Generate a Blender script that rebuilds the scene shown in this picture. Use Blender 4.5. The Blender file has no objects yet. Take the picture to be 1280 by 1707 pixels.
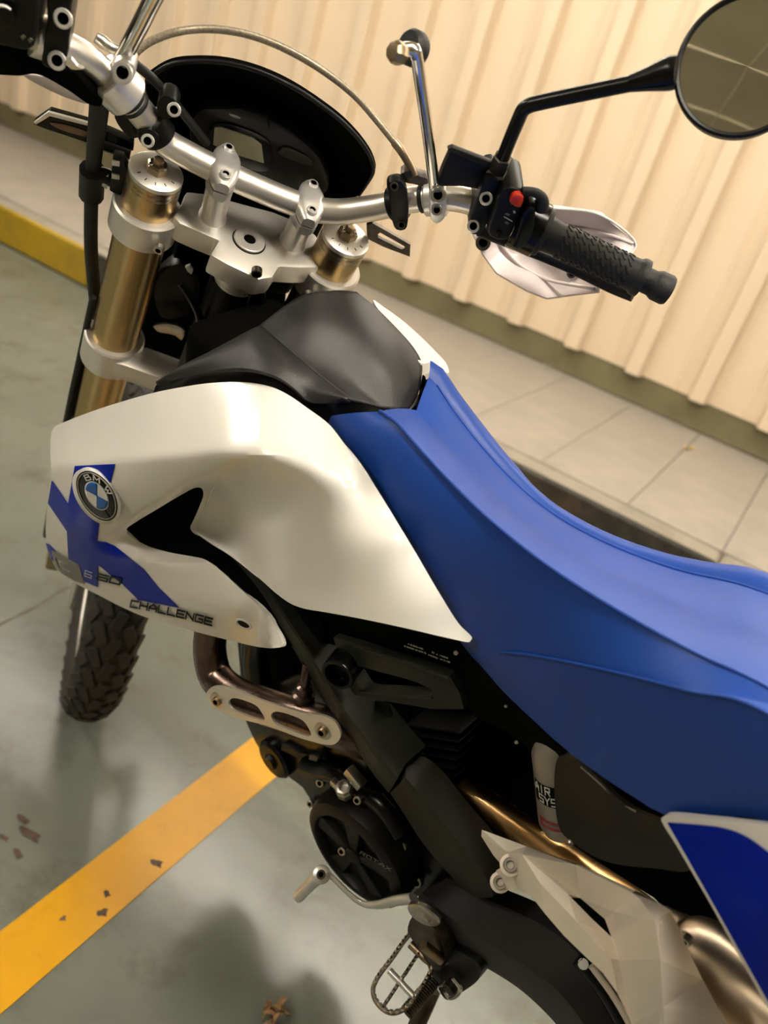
import bpy, bmesh, math, random
import numpy as np
from mathutils import Vector, Matrix
from mathutils.geometry import delaunay_2d_cdt
random.seed(4)
scn = bpy.context.scene
col = scn.collection
D = math.radians
# ---------------------------------------------------------------- camera, world, exposure
# world: X along the wall (towards the front of the bike), Y away from the wall, Z up; camera above the origin
FPX = 1360.0
RC = np.array([[-0.812659, -0.5146556, 0.2733403], [-0.4570229, 0.271861, -0.8468894], [0.3615458, -0.8131551, -0.4561397]])
CAM = np.array([0.0, 0.0, 1.24])
cd = bpy.data.cameras.new('camera'); cam = bpy.data.objects.new('camera', cd); col.objects.link(cam)
cm = Matrix.Identity(4)
for i in range(3):
    cm[i][0] = RC[0][i]; cm[i][1] = -RC[1][i]; cm[i][2] = -RC[2][i]; cm[i][3] = CAM[i]
cam.matrix_world = cm
cd.sensor_fit = 'VERTICAL'; cd.sensor_height = 24.0; cd.lens = FPX / 1707.0 * 24.0
cd.clip_start = 0.02; cd.clip_end = 100
cd.dof.use_dof = True; cd.dof.focus_distance = 0.80; cd.dof.aperture_fstop = 3.2
scn.camera = cam
world = bpy.data.worlds.new('world'); scn.world = world; world.use_nodes = True
world.node_tree.nodes['Background'].inputs[0].default_value = (1.0, 0.9, 0.75, 1)
world.node_tree.nodes['Background'].inputs[1].default_value = 0.03
vs = scn.view_settings
vs.view_transform = 'Standard'; vs.look = 'None'; vs.gamma = 1.0; vs.use_curve_mapping = False
vs.exposure = 0.72
LAMPS = [  # x, y, strength, direction, where
    (-1.1, -2.6, 17, 'x', 'over the walkway end'), (0.3, -2.6, 20, 'x', 'over the walkway beside the seat'), (1.7, -2.6, 16, 'x', 'over the walkway beside the handlebar'), (3.1, -2.6, 12, 'x', 'over the walkway ahead'), (4.5, -2.6, 9, 'x', 'over the far walkway'),
    (-0.7, -0.3, 40, 'x', 'over the seat'), (3.5, -0.2, 50, 'x', 'over the floor ahead'), (-3.0, -0.3, 26, 'x', 'behind the bike'), (1.7, 1.5, 28, 'x', 'left of the bike, added as fill for the shroud')]  # last entry is an unseen lamp added to fill the shroud side
# ---------------------------------------------------------------- frames: bike and steered front
def RZ(a): return np.array([[math.cos(a), -math.sin(a), 0], [math.sin(a), math.cos(a), 0], [0, 0, 1]])
def RX(a): return np.array([[1, 0, 0], [0, math.cos(a), -math.sin(a)], [0, math.sin(a), math.cos(a)]])
def rot(ax, a):
    ax = ax / np.linalg.norm(ax); K = np.array([[0, -ax[2], ax[1]], [ax[2], 0, -ax[0]], [-ax[1], ax[0], 0]])
    return np.eye(3) + math.sin(a) * K + (1 - math.cos(a)) * K @ K
BM = RZ(D(-9.4)) @ RX(D(-15.2)); BO = np.array([.916, -1.012, 0.0])
RK = D(27.5)
UP = np.array([-math.sin(RK), 0, math.cos(RK)]); FWD = np.array([math.cos(RK), 0, math.sin(RK)])
SA = np.array([.116, 0, 0]); SM = rot(UP, D(-39.8))
FO = SA + SM @ (np.array([0, 0, .345]) + UP * .882 - SA)
FM = SM @ np.stack([FWD, [0, 1, 0], UP], 1)
CB = BM.T @ (CAM - BO); CF = FM.T @ (CB - FO)
def ray(u, v): return RC.T @ np.array([(u - 640) / FPX, (v - 853.5) / FPX, 1.0])
def F(f, l, u): return FO + FM @ np.array([f, l, u], float)          # front frame -> bike
def Y(u, v, y):                                                      # photo point on the bike plane y
    r = BM.T @ ray(u, v); return CB + r * ((y - CB[1]) / r[1])
def PX(u, v, x):
    r = BM.T @ ray(u, v); return CB + r * ((x - CB[0]) / r[0])
def PF(u, v, val, ax=0):                                             # photo point on a plane of the front frame (bike coords)
    r = FM.T @ (BM.T @ ray(u, v)); q = CF + r * ((val - CF[ax]) / r[ax]); return FO + FM @ q
def PZ(u, v, z):                                                     # photo point on the bike plane z
    r = BM.T @ ray(u, v); return CB + r * ((z - CB[2]) / r[2])
def PU(u, v, val): return PF(u, v, val, 2)
def loc_f(p): return FM.T @ (np.asarray(p) - FO)
def ground(u, v, z=0.0):
    r = ray(u, v); return CAM + r * ((z - CAM[2]) / r[2])
EL, EU, EF = FM[:, 1], FM[:, 2], FM[:, 0]
YV = np.array([0, 1.0, 0])
# ---------------------------------------------------------------- materials
M = {}
def mat(name, colr, rough=.5, metal=0, coat=0, spec=.5, bump=0, bscale=200, var=.08, vscale=30, rvar=.0, emit=0, trans=0, coat_rough=.05, detail=3):
    m = bpy.data.materials.new(name); m.use_nodes = True; nt = m.node_tree; b = nt.nodes['Principled BSDF']
    b.inputs['Roughness'].default_value = rough; b.inputs['Metallic'].default_value = metal
    b.inputs['Coat Weight'].default_value = coat; b.inputs['Coat Roughness'].default_value = coat_rough
    b.inputs['Specular IOR Level'].default_value = spec
    if trans: b.inputs['Transmission Weight'].default_value = trans
    tc = nt.nodes.new('ShaderNodeTexCoord')
    n = nt.nodes.new('ShaderNodeTexNoise'); n.inputs['Scale'].default_value = vscale; n.inputs['Detail'].default_value = detail
    nt.links.new(tc.outputs['Object'], n.inputs['Vector'])
    cr = nt.nodes.new('ShaderNodeValToRGB')
    c = np.array(colr)
    cr.color_ramp.elements[0].position = .3; cr.color_ramp.elements[1].position = .7
    cr.color_ramp.elements[0].color = (*np.clip(c * (1 - var), 0, 1), 1); cr.color_ramp.elements[1].color = (*np.clip(c * (1 + var), 0, 1), 1)
    nt.links.new(n.outputs['Fac'], cr.inputs['Fac']); nt.links.new(cr.outputs['Color'], b.inputs['Base Color'])
    if rvar:
        mr = nt.nodes.new('ShaderNodeMapRange'); mr.inputs['To Min'].default_value = max(.02, rough - rvar); mr.inputs['To Max'].default_value = min(1, rough + rvar)
        nt.links.new(n.outputs['Fac'], mr.inputs['Value']); nt.links.new(mr.outputs['Result'], b.inputs['Roughness'])
    if bump:
        n2 = nt.nodes.new('ShaderNodeTexNoise'); n2.inputs['Scale'].default_value = bscale; n2.inputs['Detail'].default_value = 2
        nt.links.new(tc.outputs['Object'], n2.inputs['Vector'])
        bp = nt.nodes.new('ShaderNodeBump'); bp.inputs['Strength'].default_value = bump; bp.inputs['Distance'].default_value = .002
        nt.links.new(n2.outputs['Fac'], bp.inputs['Height']); nt.links.new(bp.outputs['Normal'], b.inputs['Normal'])
    if emit:
        b.inputs['Emission Color'].default_value = (*colr, 1); b.inputs['Emission Strength'].default_value = emit
    M[name] = m; return m
mat('white_plastic', (.86, .83, .77), .25, coat=.35, var=.015, vscale=6)
mat('blue_vinyl', (.007, .054, .32), .44, bump=.10, bscale=900, var=.05, vscale=14, spec=.4)
mat('blue_decal', (.001, .017, .37), .2, spec=.05, var=.06, vscale=12)
mat('tank_plastic', (.011, .0105, .012), .44, bump=.22, bscale=1100, var=.1, spec=.6)
mat('black_plastic', (.004, .004, .004), .42, var=.2, spec=.28)
mat('matte_black', (.0015, .0015, .0014), .85, var=.2, spec=.06)
mat('gloss_black', (.0025, .0025, .0025), .24, var=.2, spec=.3)
mat('frame_paint', (.017, .019, .014), .5, var=.08, bump=.05, bscale=700, spec=.28)
mat('frame_brown', (.018, .0155, .011), .52, var=.1, spec=.28)
mat('swingarm_paint', (.022, .020, .022), .46, spec=.35, var=.1, bump=.05, bscale=600)
mat('cast_aluminium', (.80, .76, .70), .42, metal=.75, bump=.08, bscale=900, var=.03)
mat('bar_aluminium', (.84, .79, .72), .36, metal=.9, var=.02)
mat('clamp_silver', (.80, .78, .75), .34, metal=.7, var=.03)
mat('polished_steel', (.75, .72, .68), .15, metal=1, var=.06, rvar=.06, vscale=80)
mat('zinc_bolt', (.55, .52, .47), .32, metal=1, var=.1, vscale=200)
mat('gold_anodised', (.50, .36, .17), .30, metal=1, var=.05, rvar=.05, vscale=40)
mat('bronze_nut', (.38, .29, .19), .35, metal=1, var=.15, vscale=120)
mat('brown_steel', (.17, .12, .10), .28, metal=1, var=.2, vscale=25, rvar=.08)
mat('heated_titanium', (.62, .38, .16), .27, metal=1, var=.25, vscale=18, rvar=.05)
mat('silencer_steel', (.42, .34, .25), .30, metal=1, var=.1, vscale=30)
mat('champagne_paint', (.78, .70, .60), .38, metal=.25, var=.03, bump=.03, bscale=900)
mat('rubber', (.010, .0095, .0085), .6, var=.2, bump=.15, bscale=400, vscale=80)
mat('tyre_rubber', (.030, .026, .022), .7, var=.35, bump=.3, bscale=300, vscale=60)
mat('mirror_glass', (.92, .90, .84), .02, metal=1, var=.01)
mat('handguard_white', (.72, .62, .60), .35, var=.04, coat=.2)
mat('lcd_panel', (.34, .32, .21), .25, var=.05)
mat('red_button', (.75, .035, .012), .3, var=.08, coat=.3)
mat('print_white', (.75, .74, .70), .5, var=.03)
mat('print_black', (.004, .004, .0045), .4, var=.05, spec=.05)
mat('print_grey', (.20, .19, .17), .35, var=.05, spec=.1)
mat('badge_blue', (.02, .12, .46), .2, spec=.1, var=.05)
mat('badge_black', (.005, .004, .003), .18, spec=.1, var=.05)
mat('braided_hose', (.30, .25, .18), .4, metal=.5, var=.3, vscale=500)
mat('dark_steel', (.10, .085, .07), .4, metal=1, var=.4, vscale=70, rvar=.1)
mat('reservoir_silver', (.34, .31, .26), .45, metal=.6, var=.1)
mat('red_print', (.30, .02, .03), .5)
mat('dry_leaf', (.30, .17, .07), .7, var=.5, vscale=60)
mat('yellow_leaf', (.62, .42, .12), .7, var=.3, vscale=80)
# ---------------------------------------------------------------- mesh helpers
def link(o, parent=None):
    col.objects.link(o)
    if parent is not None: o.parent = parent
    return o
def mesh_obj(name, V, Fc, m, parent=None, smooth=True, sharp=38, bevel=0, bseg=2):
    me = bpy.data.meshes.new(name)
    me.from_pydata([tuple(map(float, v)) for v in V], [], [tuple(map(int, f)) for f in Fc]); me.update()
    if bevel:
        bm = bmesh.new(); bm.from_mesh(me)
        bmesh.ops.recalc_face_normals(bm, faces=bm.faces)
        es = [e for e in bm.edges if len(e.link_faces) == 2 and e.calc_face_angle(0) > D(25)]
        bmesh.ops.bevel(bm, geom=es, offset=bevel, segments=bseg, profile=.6, affect='EDGES', clamp_overlap=True)
        bm.to_mesh(me); bm.free()
    elif True:
        bm = bmesh.new(); bm.from_mesh(me); bmesh.ops.recalc_face_normals(bm, faces=bm.faces); bm.to_mesh(me); bm.free()
    me.materials.append(M[m] if isinstance(m, str) else m)
    if smooth:
        me.polygons.foreach_set('use_smooth', [True] * len(me.polygons)); me.set_sharp_from_angle(angle=D(sharp))
    return link(bpy.data.objects.new(name, me), parent)
def cr(pts, step, closed=False):
    """Catmull-Rom through points; a point with a trailing 'c' is a corner"""
    P = []; cor = []
    for p in pts:
        if isinstance(p[-1], str): cor.append(True); P.append(np.array(p[:-1], float))
        else: cor.append(False); P.append(np.array(p, float))
    n = len(P); out = []
    for i in range(n if closed else n - 1):
        p1, p2 = P[i], P[(i + 1) % n]
        p0 = P[i - 1] if (closed or i > 0) and not cor[i] else 2 * p1 - p2
        j = (i + 2)
        p3 = P[j % n] if (closed or j < n) and not cor[(i + 1) % n] else 2 * p2 - p1
        L = np.linalg.norm(p2 - p1)
        if L < 1e-9: continue
        d01 = max(np.linalg.norm(p1 - p0), 1e-6) ** .5; d12 = L ** .5; d23 = max(np.linalg.norm(p3 - p2), 1e-6) ** .5
        m1 = d12 * ((p1 - p0) / d01 - (p2 - p0) / (d01 + d12) + (p2 - p1) / d12)
        m2 = d12 * ((p2 - p1) / d12 - (p3 - p1) / (d12 + d23) + (p3 - p2) / d23)
        k = max(1, int(round(L / step)))
        for a in range(k):
            t = a / k; t2, t3 = t * t, t ** 3
            out.append((2 * t3 - 3 * t2 + 1) * p1 + (t3 - 2 * t2 + t) * m1 + (-2 * t3 + 3 * t2) * p2 + (t3 - t2) * m2)
    if not closed: out.append(P[-1])
    return np.array(out)
def inside(P, poly):
    P = np.asarray(P); x, y = P[:, 0], P[:, 1]; r = np.zeros(len(P), bool)
    a = poly; b = np.roll(poly, -1, 0)
    for (x1, y1), (x2, y2) in zip(a, b):
        c = (y1 > y) != (y2 > y)
        with np.errstate(divide='ignore', invalid='ignore'):
            r ^= c & (x < (x2 - x1) * (y - y1) / (y2 - y1 + 1e-12) + x1)
    return r
def fill(poly, holes=(), step=10, lines=()):
    """triangulate an outline (2D, already sampled) with a grid of inner points"""
    loops = [np.asarray(poly)] + [np.asarray(h) for h in holes]
    lo, hi = loops[0].min(0), loops[0].max(0)
    gx = np.arange(lo[0] + step / 2, hi[0], step); gy = np.arange(lo[1] + step / 2, hi[1], step * .866)
    G = np.array([(x + (step / 2 if j % 2 else 0), y) for j, y in enumerate(gy) for x in gx]) if len(gx) and len(gy) else np.zeros((0, 2))
    if len(G):
        k = inside(G, loops[0])
        for h in loops[1:]: k &= ~inside(G, h)
        G = G[k]
        B_ = np.concatenate(loops + list(lines))
        if len(G): G = G[np.array([np.min(np.sum((B_ - g) ** 2, 1)) > (step * .5) ** 2 for g in G])]
    V = []; E = []
    for l in loops:
        s = len(V); n = len(l); V += [tuple(p) for p in l]; E += [(s + i, s + (i + 1) % n) for i in range(n)]
    for l in lines:
        s = len(V); V += [tuple(p) for p in l]; E += [(s + i, s + i + 1) for i in range(len(l) - 1)]
    V += [tuple(g) for g in G]
    vo, eo, fo, *_ = delaunay_2d_cdt([Vector(v) for v in V], E, [], 0, 1e-5)
    vo = np.array([tuple(v) for v in vo]); fo = np.array([tuple(f) for f in fo])
    c = vo[fo].mean(1); k = inside(c, loops[0])
    for h in loops[1:]: k &= ~inside(c, h)
    return vo, fo[k]
def tps(ctrl, reg=1e-4):
    c = np.array(ctrl, float); P = c[:, :2] / 100; n = len(P)
    def U(r2): return np.where(r2 > 0, r2 * np.log(r2 + 1e-12), 0)
    K = U(((P[:, None] - P[None]) ** 2).sum(-1)) + reg * np.eye(n)
    Q = np.concatenate([np.ones((n, 1)), P], 1)
    A = np.zeros((n + 3, n + 3)); A[:n, :n] = K; A[:n, n:] = Q; A[n:, :n] = Q.T
    w = np.linalg.solve(A, np.concatenate([c[:, 2], np.zeros(3)]))
    def ev(u, v):
        q = np.array([u, v]) / 100
        return float(U(((P - q) ** 2).sum(1)) @ w[:n] + w[n] + w[n + 1] * q[0] + w[n + 2] * q[1])
    return ev
def surf(ctrl, kind='y', reg=1e-4):
    t = tps(ctrl, reg)
    fn = {'y': Y, 'f': PF, 'u': PU, 'z': PZ}[kind]
    return lambda u, v: fn(u, v, t(u, v))
def shell(name, V, T, th, m, parent, sharp=38, away=None):
    """triangles (3D) thickened away from the camera side; away: fixed direction instead of the normals"""
    V = np.array(V); T = np.array(T)
    N = np.zeros_like(V); fn = np.cross(V[T[:, 1]] - V[T[:, 0]], V[T[:, 2]] - V[T[:, 0]])
    if np.sum(np.einsum('ij,ij->i', fn, CB - V[T].mean(1))) < 0: T = T[:, ::-1]; fn = -fn
    for k in range(3): np.add.at(N, T[:, k], fn)
    N /= np.linalg.norm(N, axis=1)[:, None] + 1e-12
    n = len(V); off = -N * th if away is None else np.asarray(away) * th
    VV = np.concatenate([V, V + off]); faces = [tuple(t) for t in T] + [tuple(t[::-1] + n) for t in T]
    cnt = {}
    for t in T:
        for a, b in ((t[0], t[1]), (t[1], t[2]), (t[2], t[0])): cnt[(a, b)] = cnt.get((a, b), 0) + 1
    for (a, b) in cnt:
        if (b, a) not in cnt: faces.append((b, a, a + n, b + n))
    return mesh_obj(name, VV, faces, m, parent, sharp=sharp)
def panel(name, outline, S, m, parent, th=.004, step=10, ostep=6, holes=(), away=None, sharp=38, lines=()):
    o = cr(outline, ostep, True); hs = [cr(h, ostep, True) for h in holes]
    v, t = fill(o, hs, step, [cr(l, ostep) for l in lines])
    return shell(name, [S(*p) for p in v], t, th, m, parent, sharp, away)
def lift(S, d):
    def g(u, v):
        p = S(u, v); w = CB - p; nn = np.cross(S(u + .5, v) - p, S(u, v + .5) - p); nn /= np.linalg.norm(nn) + 1e-15
        return p + (nn if nn @ w > 0 else -nn) * d
    return g
def decal(name, outlines, S, m, parent, d=.0012, th=.0006, step=10, ostep=5):
    VV = []; TT = []; L = lift(S, d)
    for oh in outlines:
        o, hs = (oh, ()) if not isinstance(oh, dict) else (oh['o'], oh['h'])
        v, t = fill(cr(o, ostep, True), [cr(h, ostep, True) for h in hs], step)
        TT += [tuple(np.array(x) + len(VV)) for x in t]; VV += [L(*p) for p in v]
    return shell(name, VV, TT, th, m, parent)
def slab(name, outline, fn, val, vec, m, parent, bevel=.0015, ostep=8, holes=(), bseg=2):
    """an outline on a plane, extruded by vec"""
    o = cr(outline, ostep, True); hs = [cr(h, ostep, True) for h in holes]
    vec = np.asarray(vec, float)
    if not hs:
        A = [fn(*p, val) for p in o]; n = len(A)
        return mesh_obj(name, A + [a + vec for a in A], [tuple(range(n)), tuple(range(2 * n - 1, n - 1, -1))] + [(i, (i + 1) % n, (i + 1) % n + n, i + n) for i in range(n)], m, parent, bevel=bevel, bseg=bseg)
    v, t = fill(o, hs, 1e6)
    return shell(name, [fn(*p, val) for p in v], t, 1.0, m, parent, away=vec)
def facet(name, P, outline, creases, m, parent, th=.004, holes=(), away=None, sharp=10):
    """flat-faceted panel: P are (u, v, y) points, creases join point numbers"""
    P2 = [np.array(p[:2], float) for p in P]
    E = [(outline[i], outline[(i + 1) % len(outline)]) for i in range(len(outline))] + [(c[i], c[i + 1]) for c in creases for i in range(len(c) - 1)]
    for h in holes: E += [(h[i], h[(i + 1) % len(h)]) for i in range(len(h))]
    vo, eo, fo, ov, *_ = delaunay_2d_cdt([Vector(p) for p in P2], E, [], 0, 1e-5)
    vo = np.array([tuple(v) for v in vo]); fo = np.array([tuple(f) for f in fo]); c = vo[fo].mean(1)
    k = inside(c, np.array([P2[i] for i in outline]))
    for h in holes: k &= ~inside(c, np.array([P2[i] for i in h]))
    return shell(name, [Y(*P[o[0]]) for o in ov], fo[k], th, m, parent, sharp, away)
def basis(d):
    d = np.asarray(d, float); d = d / np.linalg.norm(d)
    a = np.array([0, 0, 1.0]) if abs(d[2]) < .9 else np.array([1.0, 0, 0])
    x = np.cross(a, d); x /= np.linalg.norm(x); return x, np.cross(d, x), d
def lathe(name, o, d, prof, m, parent=None, n=32, sharp=35, x0=None):
    """profile of (radius, height) pairs around the axis d through o"""
    x, y, d = basis(d); o = np.asarray(o, float)
    if x0 is not None: x = np.asarray(x0) - d * (np.asarray(x0) @ d); x /= np.linalg.norm(x); y = np.cross(d, x)
    V = []; Fc = []
    for r, h in prof:
        for k in range(n):
            a = 2 * math.pi * k / n; V.append(o + d * h + (x * math.cos(a) + y * math.sin(a)) * max(r, 1e-5))
    for j in range(len(prof) - 1):
        for k in range(n): a, b = j * n + k, j * n + (k + 1) % n; Fc.append((a, b, b + n, a + n))
    Fc.append(tuple(range(n))[::-1]); Fc.append(tuple(range((len(prof) - 1) * n, len(prof) * n)))
    return mesh_obj(name, V, Fc, m, parent, sharp=sharp)
def tube(name, pts, r, m, parent=None, n=14, step=None, smooth=True, flat=1.0, flat_dir=None):
    """a tube through 3D points; r a number or one radius per point; flat squashes it along flat_dir"""
    P = np.array(pts, float); rr = np.full(len(P), r) if np.isscalar(r) else np.array(r, float)
    if smooth and len(P) > 2:
        L = np.linalg.norm(np.diff(P, axis=0), axis=1).sum(); st = step or max(L / 60, .003)
        Q = cr([tuple(p) + (q,) for p, q in zip(P, rr)], st); P, rr = Q[:, :3], Q[:, 3]
    T = np.gradient(P, axis=0); T /= np.linalg.norm(T, axis=1)[:, None] + 1e-12
    x, y, _ = basis(T[0])
    if flat_dir is not None: x = np.asarray(flat_dir, float)
    V = []; Fc = []
    for i, (p, t) in enumerate(zip(P, T)):
        x = x - t * (x @ t); x /= np.linalg.norm(x); y = np.cross(t, x)
        for k in range(n):
            a = 2 * math.pi * k / n; V.append(p + (x * math.cos(a) * flat + y * math.sin(a)) * rr[i])
    for j in range(len(P) - 1):
        for k in range(n): a, b = j * n + k, j * n + (k + 1) % n; Fc.append((a, b, b + n, a + n))
    Fc.append(tuple(range(n))[::-1]); Fc.append(tuple(range((len(P) - 1) * n, len(P) * n)))
    return mesh_obj(name, V, Fc, m, parent, sharp=50)
def box(name, c, ex, ey, ez, m, parent=None, bevel=.002, bseg=2):
    """box from centre and three half-axis vectors"""
    c, ex, ey, ez = (np.asarray(a, float) for a in (c, ex, ey, ez))
    V = [c + sx * ex + sy * ey + sz * ez for sz in (-1, 1) for sy in (-1, 1) for sx in (-1, 1)]
    return mesh_obj(name, V, [(0, 2, 3, 1), (4, 5, 7, 6), (0, 1, 5, 4), (2, 6, 7, 3), (0, 4, 6, 2), (1, 3, 7, 5)], m, parent, bevel=bevel, bseg=bseg)
def loft(name, rows, m, parent=None, close=False, sharp=30, caps=False, cap0=True):
    """grid of 3D rows of equal length"""
    n = len(rows[0]); V = [p for r in rows for p in r]; Fc = []
    for j in range(len(rows) - (0 if close else 1)):
        k = (j + 1) % len(rows)
        for i in range(n - 1): Fc.append((j * n + i, j * n + i + 1, k * n + i + 1, k * n + i))
    if caps and cap0: Fc.append(tuple(j * n for j in range(len(rows))))
    if caps: Fc.append(tuple(j * n + n - 1 for j in range(len(rows)))[::-1])
    return mesh_obj(name, V, Fc, m, parent, sharp=sharp)
_bolt = {}
def bolt(pos, d, r=.005, m='zinc_bolt', parent=None, name='bolt', hgt=.004):
    """socket-head bolt: shared mesh, placed by its own matrix"""
    if m not in _bolt:
        o = lathe('bolt', (0, 0, 0), (0, 0, 1), [(1, -.6), (1, .7), (.86, .85), (.58, .85), (.52, .2), (0.02, .2)], m, None, 16)
        _bolt[m] = o.data; bpy.data.objects.remove(o)
        me = _bolt[m]; me.materials.append(M['matte_black'])
        for p in me.polygons:
            if p.center.z < .6 and p.center.z > .0 and (p.center.x ** 2 + p.center.y ** 2) < .35: p.material_index = 1
    o = bpy.data.objects.new(name, _bolt[m]); link(o, parent)
    x, y, z = basis(d); mm = Matrix.Identity(4)
    for i in range(3): mm[i][0] = x[i] * r; mm[i][1] = y[i] * r; mm[i][2] = z[i] * r * .9; mm[i][3] = pos[i]
    o.matrix_local = mm; return o
GLYPH = {  # stroke letters on a unit box, y up
 'A': [[(0, 0), (0, .55), (.5, 1), (1, .55), (1, 0)], [(0, .38), (1, .38)]], 'B': [[(0, 0), (0, 1), (.85, 1), (.85, .55), (0, .52)], [(.85, .52), (1, .45), (1, 0), (0, 0)]],
 'C': [[(1, 1), (0, 1), (0, 0), (1, 0)]], 'D': [[(0, 0), (0, 1), (.75, 1), (1, .7), (1, .3), (.75, 0), (0, 0)]], 'E': [[(1, 1), (0, 1), (0, 0), (1, 0)], [(0, .5), (.9, .5)]],
 'G': [[(1, 1), (0, 1), (0, 0), (1, 0), (1, .5), (.5, .5)]], 'H': [[(0, 0), (0, 1)], [(1, 0), (1, 1)], [(0, .5), (1, .5)]], 'I': [[(.5, 0), (.5, 1)]],
 'L': [[(0, 1), (0, 0), (1, 0)]], 'M': [[(0, 0), (0, 1), (.5, .35), (1, 1), (1, 0)]], 'N': [[(0, 0), (0, 1), (1, 0), (1, 1)]], 'O': [[(0, 0), (0, 1), (1, 1), (1, 0), (0, 0)]],
 'R': [[(0, 0), (0, 1), (1, 1), (1, .5), (0, .5)], [(.5, .5), (1, 0)]], 'S': [[(1, 1), (0, 1), (0, .5), (1, .5), (1, 0), (0, 0)]], 'T': [[(0, 1), (1, 1)], [(.5, 1), (.5, 0)]],
 'W': [[(0, 1), (.25, 0), (.5, .7), (.75, 0), (1, 1)]], 'X': [[(0, 0), (1, 1)], [(0, 1), (1, 0)]], 'Y': [[(0, 1), (.5, .5), (1, 1)], [(.5, .5), (.5, 0)]],
 '6': [[(1, 1), (0, 1), (0, 0), (1, 0), (1, .5), (0, .5)]], '5': [[(1, 1), (0, 1), (0, .5), (1, .5), (1, 0), (0, 0)]], '0': [[(0, 0), (0, 1), (1, 1), (1, 0), (0, 0)]], ' ': []}
def strokes(text, sw, gap=.35, asp=1.0):
    """ribbons (quads) for a text, unit height; returns quads of 2D points and total width"""
    Q = []; x = 0
    for ch in text:
        for line in GLYPH[ch]:
            P = [np.array([x + p[0] * asp, p[1]]) for p in line]
            for a, b in zip(P[:-1], P[1:]):
                d = b - a; L = np.linalg.norm(d); d = d / L; nrm = np.array([-d[1], d[0]]) * sw / 2; e = d * sw / 2
                k = max(1, int(L / .5))
                for i in range(k):
                    p0 = a - e + (b - a + 2 * e) * (i / k); p1 = a - e + (b - a + 2 * e) * ((i + 1) / k)
                    Q.append((p0 - nrm, p1 - nrm, p1 + nrm, p0 + nrm))
        x += asp + gap
    return Q, x - gap
def lettering(name, text, g, m, parent, sw=.2, gap=.35, asp=1.0):
    """g(s, t) maps s in 0..1 along the text and t in 0..1 up it to 3D"""
    Q, w = strokes(text, sw, gap, asp); V = []; Fc = []
    for q in Q:
        Fc.append(tuple(range(len(V), len(V) + 4))); V += [g(p[0] / w, p[1]) for p in q]
    me = bpy.data.meshes.new(name); me.from_pydata([tuple(map(float, v)) for v in V], [], Fc); me.materials.append(M[m]); me.update()
    o = link(bpy.data.objects.new(name, me), parent)
    so = o.modifiers.new('thickness', 'SOLIDIFY'); so.thickness = .0003; so.offset = 0
    return o
def empty(name, parent=None, size=.1):
    o = bpy.data.objects.new(name, None); o.empty_display_size = size; return link(o, parent)
def tag(o, label=None, cat=None, group=None, kind=None):
    for k, v in (('label', label), ('category', cat), ('group', group), ('kind', kind)):
        if v: o[k] = v
    return o
# ---------------------------------------------------------------- the room
def ramp_mat(name, base, stain, rough, rv, s1, s2, bump=.0, bscale=60, spec=.5, lo=.45, hi=.72, coat=0):
    """painted or cast surface with two scales of stain and wear"""
    m = bpy.data.materials.new(name); m.use_nodes = True; nt = m.node_tree; b = nt.nodes['Principled BSDF']; N = nt.nodes.new; L = nt.links.new
    tc = N('ShaderNodeTexCoord')
    n1 = N('ShaderNodeTexNoise'); n1.inputs['Scale'].default_value = s1; n1.inputs['Detail'].default_value = 6; n1.inputs['Roughness'].default_value = .65
    n2 = N('ShaderNodeTexNoise'); n2.inputs['Scale'].default_value = s2; n2.inputs['Detail'].default_value = 8; n2.inputs['Roughness'].default_value = .7
    for n in (n1, n2): L(tc.outputs['Object'], n.inputs['Vector'])
    r1 = N('ShaderNodeValToRGB'); e = r1.color_ramp.elements; e[0].position = .35; e[1].position = .65
    e[0].color = (*[c * .9 for c in base], 1); e[1].color = (*[min(1, c * 1.08) for c in base], 1); L(n1.outputs['Fac'], r1.inputs['Fac'])
    r2 = N('ShaderNodeValToRGB'); e = r2.color_ramp.elements; e[0].position = lo; e[1].position = hi; e[0].color = (0, 0, 0, 1); e[1].color = (1, 1, 1, 1); L(n2.outputs['Fac'], r2.inputs['Fac'])
    mx = N('ShaderNodeMix'); mx.data_type = 'RGBA'; L(r2.outputs['Color'], mx.inputs['Factor']); L(r1.outputs['Color'], mx.inputs[6]); mx.inputs[7].default_value = (*stain, 1)
    L(mx.outputs[2], b.inputs['Base Color'])
    mr = N('ShaderNodeMapRange'); mr.inputs['To Min'].default_value = max(.03, rough - rv); mr.inputs['To Max'].default_value = rough + rv
    L(n1.outputs['Fac'], mr.inputs['Value']); L(mr.outputs['Result'], b.inputs['Roughness'])
    b.inputs['Specular IOR Level'].default_value = spec; b.inputs['Coat Weight'].default_value = coat
    if bump:
        n3 = N('ShaderNodeTexNoise'); n3.inputs['Scale'].default_value = bscale; n3.inputs['Detail'].default_value = 4; L(tc.outputs['Object'], n3.inputs['Vector'])
        bp = N('ShaderNodeBump'); bp.inputs['Strength'].default_value = bump; bp.inputs['Distance'].default_value = .003; L(n3.outputs['Fac'], bp.inputs['Height']); L(bp.outputs['Normal'], b.inputs['Normal'])
    M[name] = m
ramp_mat('floor_paint', (.155, .168, .140), (.105, .105, .08), .23, .09, 2.2, 6, bump=.16, bscale=22, lo=.52, hi=.72)
ramp_mat('line_paint', (.66, .325, .001), (.52, .26, .006), .38, .06, 3, 9, bump=.1, bscale=30, lo=.55, hi=.75)
ramp_mat('slab_concrete', (.37, .335, .295), (.33, .30, .265), .6, .08, 2, 7, bump=.15, bscale=50)
ramp_mat('kerb_concrete', (.34, .31, .26), (.24, .21, .18), .7, .08, 3, 9, bump=.2)
ramp_mat('kerb_yellow', (.44, .28, .008), (.26, .18, .03), .5, .08, 3, 6)
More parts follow.
